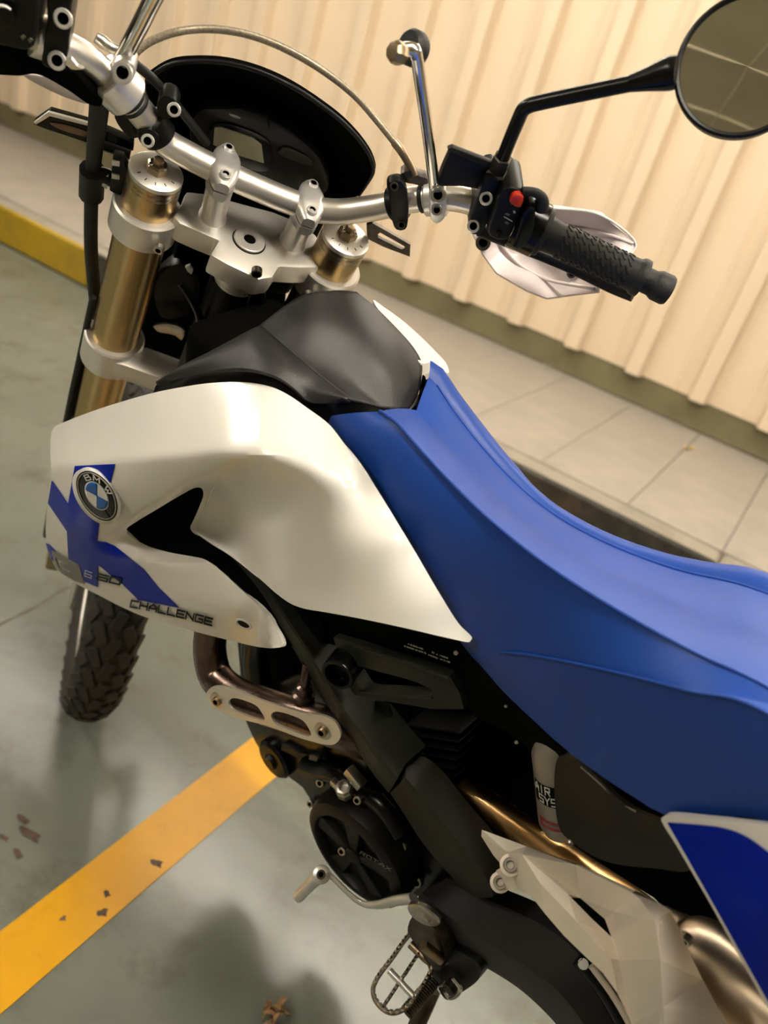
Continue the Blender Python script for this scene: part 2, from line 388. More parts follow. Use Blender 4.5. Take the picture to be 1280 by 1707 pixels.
ramp_mat('kerb_black', (.03, .026, .02), (.09, .07, .05), .6, .08, 3, 9)
ramp_mat('plinth_paint', (.19, .165, .085), (.15, .13, .07), .65, .08, 2, 6, bump=.15)
mat('cladding_paint', (.76, .62, .45), .42, var=.018, vscale=2.5, detail=1)
ramp_mat('ceiling_paint', (.78, .70, .52), (.72, .64, .46), .6, .05, .8, 3)
ramp_mat('room_wall_paint', (.42, .39, .33), (.36, .33, .28), .6, .05, .6, 2)
mat('lamp_housing', (.75, .72, .66), .4, var=.03)
mat('joint_strip', (.9, .84, .66), .5, var=.04)
mat('floor_crack', (.10, .065, .05), .9, var=.3, vscale=40)
def slab_w(name, x0, x1, y0, y1, z0, z1, m, parent=None, bevel=0):
    return box(name, ((x0 + x1) / 2, (y0 + y1) / 2, (z0 + z1) / 2), ((x1 - x0) / 2, 0, 0), (0, (y1 - y0) / 2, 0), (0, 0, (z1 - z0) / 2), m, parent, bevel=bevel, bseg=1)
KY, WY, PH = -2.68, -4.1, .18
XA, XB, YB, CH = -5.5, 11.0, 5.5, 2.75
floor = tag(slab_w('floor', XA, XB, KY, YB, -.1, 0, 'floor_paint'), 'glossy green painted concrete floor with scuffs', kind='structure')
bl = slab_w('bay_line', .518, .618, KY + .02, 2.4, .0002, .0016, 'line_paint', floor); tag(bl, 'yellow painted bay line')
# crack in the floor paint by the front wheel
cp = [ground(-60, 1062), ground(0, 1042), ground(30, 1026), ground(62, 1012), ground(95, 988), ground(125, 975)]
V = []; Fc = []
for i, p in enumerate(cr([tuple(p[:2]) for p in cp], .02)):
    w = .012 + .005 * math.sin(i * 1.9) + .003 * math.sin(i * 5.1)
    V += [(p[0] - .2 * w, p[1] + w, .0006), (p[0] + .2 * w, p[1] - w, .0006)]
Fc = [(2 * i, 2 * i + 1, 2 * i + 3, 2 * i + 2) for i in range(len(V) // 2 - 1)]
mesh_obj('floor_crack', V, Fc, 'floor_crack', floor, smooth=False)
# worn chips of bare brown concrete in the paint at the left
for (u, v, r, e) in [(40, 1368, .012, 1.6), (52, 1392, .020, 2.2), (30, 1425, .010, 1.5), (8, 1398, .008, 1.4), (262, 1440, .010, 1.3), (178, 1492, .006, 1), (171, 1522, .007, 1), (105, 1532, .004, 1)]:
    c = ground(u, v); a0 = random.random() * 6
    P = [(c[0] + r * (1 + .4 * math.sin(3 * a + a0)) * math.cos(a), c[1] + r / e * (1 + .4 * math.sin(2 * a + a0)) * math.sin(a), .0018) for a in np.linspace(0, 2 * math.pi, 18)[:-1]]
    mesh_obj('paint_chip', P, [tuple(range(len(P)))], 'floor_crack', floor, smooth=False)
# raised walkway along the wall: slabs, kerb stones, plinth, cladding
walk = tag(slab_w('walkway', XA, XB, WY - .3, KY - .12, 0, PH - .03, 'kerb_concrete'), 'raised concrete walkway along the wall', kind='structure')
JS = .35; k0 = int((XA - .006) / JS); k = k0; sl = None
while .006 + k * JS < XB - .1:
    x0 = .006 + k * JS
    o = slab_w('paving_slab', x0 + .0012, x0 + JS - .0012, WY, KY - .125, PH - .03, PH, 'slab_concrete', walk, bevel=.0015) if sl is None else None
    if sl is None: sl = o; sx = x0
    else:
        o = bpy.data.objects.new('paving_slab', sl.data); link(o, walk); o.location = (x0 - sx, 0, 0)
    k += 1
k = 0; x = -6.0; proto = {}
while x < XB - .05:
    kind = "kerb_yellow" if k % 2 else "kerb_black"
    if kind not in proto:
        o = slab_w('kerb_stone', x + .002, x + .998, KY - .12, KY, 0, PH, 'kerb_concrete', walk, bevel=.012)
        o.data.materials.append(M[kind])
        for p in o.data.polygons:
            if p.normal.y > .5: p.material_index = 1
        proto[kind] = (o, x)
    else:
        o = bpy.data.objects.new('kerb_stone', proto[kind][0].data); link(o, walk); o.location = (x - proto[kind][1], 0, 0)
    tag(o, 'kerb stone with %s painted face' % kind[5:]); x += 1.0; k += 1
wall = tag(slab_w('wall_right', XA, XB, WY - .3, WY - .06, 0, CH, 'plinth_paint'), 'cream ribbed metal cladding above a low olive plinth', kind='structure')
pl = slab_w('plinth', XA, XB, WY - .06, WY + .0, PH, .335, 'plinth_paint', wall, bevel=.006); tag(pl, 'low olive concrete plinth')
RS = .331; RX0 = .436
def clad_profile(x0, nr):
    P = [(x0, 0)]
    for i in range(nr):
        c = x0 + RS * (i + .5)
        P += [(c - .048, 0), (c - .034, .06), (c + .034, .06), (c + .048, 0)]
        P += [(c + .105, 0), (c + .112, .006), (c + .124, .006), (c + .131, 0)] if True else []
    P.append((x0 + RS * nr, 0)); return P
x = RX0 - RS * .5 - RS * 3 * 6; sh = None; k = 0
while x < XB:
    if sh is None:
        P = clad_profile(0, 3); V = []
        for z in (.325, CH - .01): V += [(p[0], WY + .006 + p[1], z) for p in P]
        n = len(P)
        for z in (.325, CH - .01): V += [(p[0], WY + .002 + p[1], z) for p in P]
        Fc = [(i, i + 1, n + i + 1, n + i) for i in range(n - 1)] + [(2 * n + i + 1, 2 * n + i, 3 * n + i, 3 * n + i + 1) for i in range(n - 1)] + [(i + 1, i, 2 * n + i, 2 * n + i + 1) for i in range(n - 1)]
        sh = mesh_obj('cladding_sheet', V, Fc, 'cladding_paint', wall, smooth=False); o = sh
    else: o = bpy.data.objects.new('cladding_sheet', sh.data); link(o, wall)
    o.location = (x, .0008 * (k % 2), 0); x += RS * 3; k += 1
ceil = tag(slab_w('ceiling', XA, XB, WY - .3, YB, CH, CH + .1, 'ceiling_paint'), 'cream panelled ceiling', kind='structure')
for x in np.arange(-.14 - .6 * 8, XB, .6): slab_w('ceiling_joint', x - .006, x + .006, WY, YB, CH - .006, CH, 'joint_strip', ceil)
for y in np.arange(2.1 - .6 * 10, YB, .6): slab_w('ceiling_joint', XA, XB, y - .006, y + .006, CH - .007, CH, 'joint_strip', ceil)
tag(slab_w('wall_left', XA, XB, YB, YB + .2, 0, CH, 'room_wall_paint'), 'plain beige wall behind the camera', kind='structure')
tag(slab_w('wall_back', XA - .2, XA, WY - .3, YB + .2, 0, CH, 'room_wall_paint'), 'plain beige end wall', kind='structure')
tag(slab_w('wall_front', XB, XB + .2, WY - .3, YB + .2, 0, CH, 'room_wall_paint'), 'plain beige far end wall', kind='structure')
# fluorescent ceiling lights
def lamp(x, y, power, along='x', L=1.2, wd=.16):
    hx, hy = (L / 2, wd / 2) if along == 'x' else (wd / 2, L / 2)
    t = empty('ceiling_light'); t.location = (x, y, CH)
    slab_w('housing', -hx - .03, hx + .03, -hy + .03, hy - .03, -.05, -.008, 'lamp_housing', t, bevel=.006)
    key = 'lamp_glow_%g' % power
    if key not in M: mat(key, (1.0, .94, .84), .5, var=0, emit=power)
    slab_w('diffuser', -hx, hx, -hy, hy, -.100, -.0505, key, t, bevel=.004)
    return t
for i, (x, y, p, a, w) in enumerate(LAMPS):
    tag(lamp(x, y, p, a), 'long fluorescent ceiling light %s' % w, 'light', 'ceiling lights')
# litter
def crumple(name, c, r, m, n=14, flat=.5, seed=1):
    rng = random.Random(seed); V = []; Fc = []
    for k in range(n):
        a = rng.random() * 6.28; d = r * rng.random() ** .5 * .8; s = r * (.25 + .3 * rng.random()); p = np.array([c[0] + d * math.cos(a), c[1] + d * math.sin(a), c[2] + s * .35 + rng.random() * r * flat])
        x = np.array([rng.uniform(-1, 1), rng.uniform(-1, 1), rng.uniform(-.6, .6)]); y = np.array([rng.uniform(-1, 1), rng.uniform(-1, 1), rng.uniform(-.6, .6)])
        x /= np.linalg.norm(x); y -= x * (x @ y); y /= np.linalg.norm(y); z = np.cross(x, y); b = len(V)
        V += [p - x * s, p - y * s * .5 + z * s * .2, p + x * s, p + y * s * .5 + z * s * .25, p + z * s * .45]
        Fc += [(b, b + 1, b + 4), (b + 1, b + 2, b + 4), (b + 2, b + 3, b + 4), (b + 3, b, b + 4), (b, b + 3, b + 2, b + 1)]
    zmin = min(v[2] for v in V); V = [(v[0], v[1], v[2] - zmin + c[2]) for v in V]
    return mesh_obj(name, V, Fc, m, None, smooth=False)
g = ground(462, 1694); tag(crumple('dried_leaf_clump', (g[0], g[1], .0), .026, 'dry_leaf'), 'crumpled brown dried leaf clump on the green floor', 'leaf')
g = ground(1146, 751, PH); tag(crumple('fallen_leaf', (g[0], g[1], PH), .035, 'yellow_leaf', 6, .2, 3), 'small yellow fallen leaf on the walkway by the plinth', 'leaf')
g = ground(918, 612, PH); tag(crumple('paper_scrap', (g[0], g[1] + .05, PH), .03, 'slab_concrete', 4, .3, 5), 'tiny pale scrap lying against the olive plinth', 'scrap')
# ---------------------------------------------------------------- the motorcycle
moto = empty('motorcycle'); mw = Matrix.Identity(4)
for i in range(3):
    for j in range(3): mw[i][j] = BM[i][j]
    mw[i][3] = BO[i]
moto.matrix_world = mw
tag(moto, 'white and blue enduro motorcycle leaning on its stand beside the yellow bay line', 'motorcycle')
# ---- left side shroud
SH = [(86, 721), (92, 711), (111, 702), (158, 684), (205, 669), (255, 655), (299, 646), (346, 639), (392, 637), (424, 639), (455, 646), (480, 658), (512, 680), (548, 707),
      (572, 737), (600, 775), (628, 815), (660, 867), (695, 925), (730, 985), (765, 1040), (787, 1064), (783, 1070), (762, 1067), (735, 1061), (680, 1048), (600, 1031), (545, 1021), (505, 1014), (484, 1006),
      (460, 989), (434, 966), (392, 932), (366, 912), (340, 897), (322, 888), (317, 880), (323, 866), (332, 845), (339, 824), (336, 814), (326, 813), (302, 825), (265, 847), (227, 870), (211, 882), (212, 889), (224, 898),
      (246, 910), (284, 921), (317, 927), (340, 932), (359, 944), (400, 981), (445, 1026), (470, 1068), (470, 1077), (460, 1080), (434, 1079), (377, 1066), (329, 1054), (280, 1041), (235, 1026), (201, 1011), (164, 992),
      (122, 970), (96, 951), (87, 934), (80, 917), (76, 887), (78, 855), (82, 815), (85, 785), (84, 750)]
OUT = [(89, 782, .184), (140, 776, .183), (190, 770, .178), (250, 766, .172), (302, 761, .166), (377, 755, .157), (434, 757, .147), (82, 815, .182), (76, 887, .174), (110, 820, .187), (160, 827, .187), (230, 820, .175), (310, 790, .163),
       (120, 880, .188), (165, 885, .184), (210, 872, .172), (265, 838, .165), (326, 802, .157), (380, 775, .153), (87, 934, .168), (96, 951, .166), (120, 940, .174), (150, 935, .178), (164, 992, .163), (235, 1026, .156), (280, 1041, .151),
       (329, 1054, .145), (377, 1066, .137), (434, 1079, .129), (470, 1075, .126), (445, 1026, .131), (400, 981, .137), (359, 944, .139), (345, 938, .143), (300, 940, .156), (230, 925, .170), (240, 960, .166), (320, 990, .157), (390, 1010, .147), (185, 905, .177)]
INN = [(165, 900, .182), (210, 876, .171), (265, 841, .164), (326, 805, .156), (380, 777, .152), (434, 757, .147), (212, 886, .160), (227, 871, .162), (265, 848, .156), (302, 826, .148), (326, 813, .142), (338, 820, .130), (332, 846, .120), (318, 882, .112),
       (345, 900, .113), (366, 912, .115), (392, 932, .119), (434, 966, .126), (484, 1006, .138), (224, 898, .158), (246, 910, .152), (284, 921, .146), (317, 927, .141), (340, 932, .139), (359, 944, .138), (300, 940, .156), (345, 938, .143), (230, 925, .169),
       (375, 815, .136), (400, 870, .118), (440, 800, .137), (355, 860, .115), (460, 860, .124), (450, 930, .125), (520, 775, .128), (580, 800, .112), (520, 830, .125), (520, 880, .126), (600, 920, .119), (540, 960, .131), (620, 980, .121), (660, 900, .100),
       (720, 1000, .097), (505, 1014, .141), (600, 1031, .131), (680, 1048, .116), (735, 1061, .100), (787, 1068, .083), (628, 815, .087), (660, 867, .087), (695, 925, .087), (765, 1040, .084)]
_to = tps(OUT, 6e-3); _ti = tps(INN, 8e-3)
def _ts(u, v):
    w = float(np.clip((u - 430) / 90, 0, 1)); a = _to(u, v) + .2 * w * w * (3 - 2 * w); b = _ti(u, v) if u > 120 else 1.0; s = .0013
    m = min(a, b); return m - s * math.log(math.exp(-(a - m) / s) + math.exp(-(b - m) / s))
ck = np.array([(70, 785), (89, 781), (140, 776), (190, 770), (250, 765), (302, 761), (377, 755), (434, 757), (480, 764), (520, 777), (560, 800), (600, 842), (640, 900), (700, 1000)], float)
eg = np.array([(70, 735), (86, 721), (111, 702), (158, 684), (205, 669), (255, 655), (299, 646), (346, 639), (392, 637), (424, 639), (455, 646), (480, 658), (512, 680), (548, 707), (572, 737), (600, 775), (628, 815), (660, 867), (700, 935)], float)
ey = np.array([(70, .160), (86, .158), (158, .148), (255, .131), (346, .112), (424, .096), (480, .086), (512, .081), (548, .077), (600, .080), (660, .083), (700, .085)], float)
def _sp(x, s): return s * math.log1p(math.exp(min(x / s, 40))) if x / s < 40 else x
def y_sh(u, v):
    c = np.interp(u, ck[:, 0], ck[:, 1]); e = np.interp(u, eg[:, 0], eg[:, 1]); w = float(np.clip((655 - u) / 120, 0, 1)); w = w * w * (3 - 2 * w)
    K = (_ts(u, e) - np.interp(u, ey[:, 0], ey[:, 1])) / max(c - e, 12)
    return _ts(u, v) - K * w * _sp(c - v, 3.5 + max(0, u - 430) * .06)
S_sh = lambda u, v: Y(u, v, y_sh(u, v))
shroud = panel('side_shroud', SH, S_sh, 'white_plastic', moto, th=.0045, step=9, ostep=5); tag(shroud, 'glossy white left side shroud with arrow shaped opening')
_h = lift(S_sh, .0)(406, 1040); _hn = lift(S_sh, .01)(406, 1040) - _h
lathe('screw_hole', _h, _hn, [(.0095, -.002), (.0092, .0008), (.0075, .0012), (.0066, .0004), (.0064, -.001)], 'white_plastic', shroud, 24); lathe('hole_shadow', _h, _hn, [(.0064, -.002), (.0064, .0005), (.001, .0005)], 'print_black', shroud, 20)
# mirrored shroud on the far side
mr = bpy.data.meshes.new('side_shroud_far'); sm = shroud.data
mr.from_pydata([(v.co.x, -(v.co.y - .022) * float(np.interp(v.co.x, (-.70, -.58), (.50, .68))), v.co.z - .03) for v in sm.vertices], [], [tuple(p.vertices)[::-1] for p in sm.polygons]); mr.materials.append(M['white_plastic'])
mr.polygons.foreach_set('use_smooth', [True] * len(mr.polygons)); mr.set_sharp_from_angle(angle=D(38))
tag(link(bpy.data.objects.new('side_shroud', mr), moto), 'white shroud on the far side')
far = panel('shroud_strip', [(622, 500), (640, 512), (668, 532), (702, 562), (728, 588), (744, 606), (748, 622), (738, 618), (720, 604), (702, 606), (684, 578), (652, 546)], surf([(622, 500, 1.058), (668, 532, 1.040), (702, 562, 1.030), (744, 606, 1.014), (748, 622, 1.012), (702, 606, 1.032), (684, 578, 1.037), (652, 546, 1.05)], 'z'), 'white_plastic', moto, th=.012, away=(0, .15, -1), step=12); tag(far, 'white top edge of the far shroud')
def C6(*p): return [(40 + a / 2.6667, 700 + b / 2.6667) for a, b in p]
def C9(*p): return [(70 + a / 7.112, 760 + b / 7.112) for a, b in p]
def cc(L): return [tuple(p) + ('c',) for p in L]
XP = C9((400, 120), (875, 95), (812, 325), (690, 640), (685, 790), (660, 1010)) + C9((760, 1018), (860, 1060), (1000, 1170), (1209, 1340)) + C6((600, 745), (690, 832), (505, 797)) + C9((1140, 1690), (960, 1515), (800, 1390), (672, 1282), (668, 1550), (520, 1488), (430, 1270), (320, 1215), (305, 890), (80, 560), (125, 290), (318, 570))
decal('cross_graphic', [cc(XP)], S_sh, 'blue_decal', shroud, d=.0012, step=6)
decal('blue_corner', [cc([(77, 905), (81, 917), (86, 932), (96, 940), (93, 918), (84, 908)])], S_sh, 'blue_decal', shroud, d=.0010)
def on(S, o, ex, ey, d=.0022):
    L = lift(S, d); o, ex, ey = np.array(o), np.array(ex), np.array(ey)
    return lambda s, t: L(*(o + ex * s + ey * t))
# big grey letter and the number, wide black word below
bG = C9((130, 1110), (320, 1215), (450, 1290), (515, 1510), (400, 1470), (250, 1390), (165, 1290))
hG = [C9((165, 1195), (300, 1265), (330, 1300), (225, 1255), (245, 1310), (345, 1355), (345, 1385), (215, 1320)), C9((260, 1295), (320, 1310), (335, 1330), (275, 1318))]
decal('model_letter', [{'o': cc(bG), 'h': [cc(hG[0])]}], S_sh, 'print_grey', shroud, d=.0018)
lettering('model_number', '50', on(S_sh, (163.5, 963.5), (38, 9), (2.5, -9)), 'print_black', shroud, .30, .40, 1.7)
lettering('model_digit', '6', on(S_sh, (143, 958), (11, 4), (1.5, -9)), 'print_white', shroud, .08, .3, 1.2)
def chall(s, t):
    u = 219 + 135 * s; v = 1010 + 30.5 * s - 3.5 * s * (1 - s) * 4 * .5
    return lift(S_sh, .0018)(u + 2 * t, v - 10.5 * t - .5 * s * t)
lettering('model_name', 'CHALLENGE', chall, 'print_black', shroud, .26, .40, 1.45)
# roundel
bc = np.array([161.5, 826.5]); ba, bb = 52.0, 29.5; th_ = math.atan2(42, 28)
e1 = np.array([math.cos(th_), math.sin(th_)]); e2 = np.array([-math.sin(th_), math.cos(th_)])
_P = [S_sh(*(bc + e1 * 40 * a + e2 * 22 * b)) for a in (-1, 0, 1) for b in (-1, 0, 1)]
_c = np.mean(_P, 0); _n = np.linalg.svd(np.array(_P) - _c)[2][2]; _n = _n if _n @ (CB - _c) > 0 else -_n
def on_pl(u, v, d):                                   # pixel on the badge plane
    r = BM.T @ ray(u, v); p0 = _c + _n * d; return CB + r * (((p0 - CB) @ _n) / (r @ _n))
def disc(name, r0, r1, d, m, parent, dome=0, a0=0, a1=2 * math.pi, n=48, th=.001, ctr=None):
    V = []; Fc = []; K = 5
    for j in range(K + 1):
        q = r0 + (r1 - r0) * j / K
        for k in range(n + 1):
            a = a0 + (a1 - a0) * k / n; p = bc + e1 * ba * q * math.cos(a) + e2 * bb * q * math.sin(a)
            V.append(on_pl(*p, d + dome * (1 - q * q)))
    for j in range(K):
        for k in range(n): a = j * (n + 1) + k; Fc.append((a, a + 1, a + n + 2, a + n + 1))
    o = mesh_obj(name, V, Fc, m, parent); s = o.modifiers.new('t', 'SOLIDIFY'); s.thickness = th; s.offset = 0; return o
disc('badge_ring', 0, 1.0, .0030, 'print_white', shroud, 0, th=.005)
disc('badge_disc', 0, .90, .0058, 'badge_black', shroud, .0006)
disc('badge_rim', .815, .855, .0067, 'reservoir_silver', shroud, .0004)
disc('badge_core', 0, .52, .0068, 'print_white', shroud, .0004)
qa = math.atan2(np.dot((-1, -.55), e2) / bb, np.dot((-1, -.55), e1) / ba)
A1 = []
for (p, q) in (((0, -40), (-40, -22)), ((0, 40), (40, 22))):
    f_ = lambda v: math.atan2(np.dot(v, e2) / bb, np.dot(v, e1) / ba)
    a, b = f_(p), f_(q)
    while b - a > math.pi: b -= 2 * math.pi
    while b - a < -math.pi: b += 2 * math.pi
    disc('badge_quarter', 0, .48, .0076, 'badge_blue', shroud, .0004, a, b, 14)
for ch, ang in (('B', (-16, -31)), ('M', (-1, -32)), ('W', (18.5, -9))):
    v = np.array(ang, float); a = math.atan2(np.dot(v, e2) / bb, np.dot(v, e1) / ba)
    dr = e1 * ba * math.cos(a) + e2 * bb * math.sin(a); tg = -e1 * ba * math.sin(a) + e2 * bb * math.cos(a)
    o_ = bc + dr * .575 - tg * .13
    lettering('badge_letter', ch, (lambda o_, dr, tg: lambda s, t: on_pl(*(o_ + tg * .26 * s + dr * .19 * t), .0078))(o_, dr, tg), 'print_white', shroud, .2)
tube('opening_rim', [lift(S_sh, .0002)(u, v) for u, v in ((366, 794), (354, 816), (338, 858), (327, 884), (348, 902), (384, 925), (430, 962))], [.0006, .0012, .0012, .0012, .0012, .0010, .0005], 'white_plastic', shroud, 8)
# dark duct behind the arrow opening
DU = [(195, 870), (330, 790), (370, 800), (380, 860), (420, 920), (520, 1010), (540, 1050), (520, 1085), (470, 1068), (420, 1030), (350, 965), (260, 935), (200, 905)]
panel('duct', DU, surf([(195, 870, .13), (330, 790, .095), (370, 830, .08), (420, 920, .085), (520, 1020, .09), (480, 1050, .09), (350, 925, .10), (260, 925, .12), (280, 870, .10)], 'y'), 'matte_black', moto, step=20)
# ---- tank cover
def curve(pts, n):
    C_ = cr([tuple(Y(*p)) for p in pts], .004); d = np.concatenate([[0], np.cumsum(np.linalg.norm(np.diff(C_, axis=0), axis=1))])
    t = np.linspace(0, d[-1], n); return np.stack([np.interp(t, d, C_[:, k]) for k in range(3)], 1)
def across(rows, k):
    out = []
    for i in range(len(rows[0])):
        c = cr([tuple(r[i]) for r in rows], 1e3); q = []
        for a in range(len(rows) - 1):
            p0 = rows[max(a - 1, 0)][i]; p1 = rows[a][i]; p2 = rows[a + 1][i]; p3 = rows[min(a + 2, len(rows) - 1)][i]
            for t in np.arange(k) / k: q.append(.5 * (2 * p1 + (p2 - p0) * t + (2 * p0 - 5 * p1 + 4 * p2 - p3) * t * t + (3 * p1 - p0 - 3 * p2 + p3) * t ** 3))
        q.append(rows[-1][i]); out.append(q)
    return [np.array([out[i][j] for i in range(len(out))]) for j in range(len(out[0]))]
t_ridge = [(431, 546, .055), (460, 568, .0575), (500, 601, .0555), (540, 634, .0520), (584, 667, .0465)]
t1 = curve(t_ridge, 34); t2 = curve([(500, 496, .014), (522, 538, .026), (555, 590, .026), (592, 640, .024), (628, 679, .018)], 34)
t3 = curve([(556, 486, -.020), (588, 520, -.022), (622, 570, -.016), (648, 625, -.008), (658, 685, .002)], 34)
t4 = curve([(593, 488, -.046), (625, 514, -.058), (660, 549, -.065), (688, 581, -.067), (701, 605, -.064), (700, 635, -.048), (692, 665, -.028), (680, 683, -.013)], 34)
tank = loft('tank_cover', across([t1, t2, t3, t4], 7), 'tank_plastic', moto, sharp=60); tag(tank, 'textured black tank cover')
l1 = curve([(268, 641, .112), (320, 627, .108), (380, 619, .102), (425, 620, .096), (462, 631, .088), (490, 650, .080), (514, 671, .072), (548, 672, .060), (584, 669, .0465)], 60)
l2 = curve([(267, 639, .112), (300, 614, .100), (345, 591, .086), (390, 567, .070), (424, 549, .057)] + t_ridge, 60)
loft('tank_flank', across([l1, (l1 + l2) / 2 + np.array([0, .004, .003]), l2], 6), 'tank_plastic', tank, sharp=60)
for o_ in [tank] + list(tank.children): sm_ = o_.modifiers.new('thickness', 'SOLIDIFY'); sm_.thickness = .003; sm_.offset = 0
# glossy black side of the tank below the cover
TB = [(255, 655), (262, 640), (320, 626), (380, 619), (425, 620), (462, 631), (490, 650), (513, 671), (545, 671), (588, 669), (640, 683), (668, 690), (692, 675), (704, 630), (709, 640), (700, 680), (690, 694), (640, 692), (575, 690), (553, 712), (530, 712), (500, 690), (470, 668), (425, 648), (346, 645), (290, 655), (240, 672)]
panel('tank_side', TB, surf([(262, 640, .108), (320, 626, .104), (425, 620, .092), (462, 631, .084), (513, 671, .068), (588, 669, .043), (668, 690, -.003), (700, 640, -.052), (705, 632, -.05), (690, 692, -.02), (600, 690, .038), (553, 712, .060), (500, 690, .072), (425, 648, .088), (346, 645, .10), (250, 665, .115)], 'y'), 'gloss_black', moto, th=.004, step=12)
# inner tank body that carries the covers
ib = lambda x, y, z: np.array([x, y, z])
box('tank_body', (-.53, 0, .935), (.12, 0, .03), (0, .062, 0), (-.01, 0, .06), 'matte_black', moto, bevel=.02, bseg=3)
# ---- seat
nS = 46
def line(pts, yv, ext=None):
    P = [Y(u, v, y) for (u, v), y in zip(pts, yv)]
    if ext is not None: P.append(np.array(ext))
    C_ = cr([tuple(p) for p in P], .006)
    d = np.concatenate([[0], np.cumsum(np.linalg.norm(np.diff(C_, axis=0), axis=1))])
    return C_, d
def by_x(C_, xs):
    o = np.argsort(C_[:, 0]); return np.stack([np.interp(xs, C_[o, 0], C_[o, k]) for k in range(3)], 1)
def resamp(C_, d, n, bias=None):
    t = np.linspace(0, d[-1], n); return np.stack([np.interp(t, d, C_[:, k]) for k in range(3)], 1)
XE = -1.42
cA = line([(717, 601), (735, 613), (752, 640), (785, 688), (826, 741), (870, 790), (915, 832), (965, 864), (1025, 893), (1100, 919), (1180, 938), (1280, 956)], [-.056, -.061, -.064, -.065, -.066, -.066, -.067, -.068, -.069, -.070, -.071, -.073], (XE, -.10, .985))
cB = line([(715, 628), (727, 640), (748, 672), (785, 722), (830, 775), (880, 824), (930, 862), (985, 893), (1050, 922), (1130, 950), (1280, 990)], [-.045, -.048, -.050, -.051, -.052, -.052, -.052, -.052, -.052, -.053, -.055], (XE, -.075, 1.005))
cC = line([(694, 684), (706, 698), (740, 735), (790, 788), (850, 848), (920, 900), (1000, 943), (1100, 990), (1200, 1028), (1280, 1052)], [-.004, 0, 0, 0, 0, 0, 0, 0, 0, 0], (XE, 0, 1.01))
cD = line([(633, 686), (662, 706), (700, 749), (760, 813), (820, 870), (880, 919), (940, 962), (1010, 1006), (1100, 1058), (1190, 1104), (1280, 1146)], [.052, .054, .056, .057, .058, .059, .060, .061, .063, .065, .067], (XE, .085, 1.0))
cE = line([(553, 693), (585, 750), (628, 812), (662, 868), (700, 935), (740, 1003), (778, 1062), (815, 1083), (880, 1091), (960, 1106), (1050, 1126), (1150, 1152), (1280, 1188)], [.070, .073, .076, .077, .077, .076, .076, .077, .079, .081, .083, .085, .088], (XE, .125, .95))
cF = line([(548, 712), (575, 755), (612, 815), (650, 880), (690, 950), (730, 1020), (768, 1075), (800, 1108), (838, 1152), (885, 1197), (940, 1247), (1000, 1292), (1060, 1331), (1106, 1358), (1190, 1364), (1280, 1374)], [.058, .062, .064, .066, .067, .068, .070, .073, .076, .079, .082, .085, .087, .088, .090, .092], (XE, .13, .88))
n = 70
rA, rB, rC, rD, rE, rF = (resamp(c, d, n) for c, d in (cA, cB, cC, cD, cE, cF))
def blend(a, b, k, bulge=0, up=(0, 0, 1)):
    return [a + (b - a) * (i / k) + np.array(up) * bulge * 4 * (i / k) * (1 - i / k) for i in range(k)]
mir = np.array([1, -1, 1.0])
rEm = rE * mir; rFm = rF * mir
rEm[:, 2] = np.minimum(rEm[:, 2], rA[:, 2] - .02)
rows = blend(rFm, rEm, 4) + blend(rEm, rA, 5, .004, (0, -1, .3)) + blend(rA, rB, 4, .002) + blend(rB, rC, 5, .0015) + blend(rC, rD, 6, .0025) + blend(rD, rE, 9, .0035, (0, .8, .5)) + blend(rE, rF, 6, .002, (0, 1, 0)) + [rF]
seat = loft('seat', rows, 'blue_vinyl', moto, sharp=24, caps=True, cap0=False); tag(seat, 'blue vinyl seat')
up_ = np.array([0, .0004, .0006])
tube('seam', [p + up_ for p in rD[:44:2]], [.0016] * 12 + list(np.linspace(.0016, .0004, 10)), 'blue_vinyl', seat, 8)
tube('seam', [p + up_ for p in rB[1:40:2]], [.0014] * 10 + list(np.linspace(.0014, .0003, 10)), 'blue_vinyl', seat, 8)
iE = [i for i in range(n) if rE[i][0] < Y(818, 1083, .077)[0]]
tube('seam', [p + np.array([0, .001, .0006]) for p in rE[iE[0]:iE[0] + 40:2]], .0012, 'blue_vinyl', seat, 8)
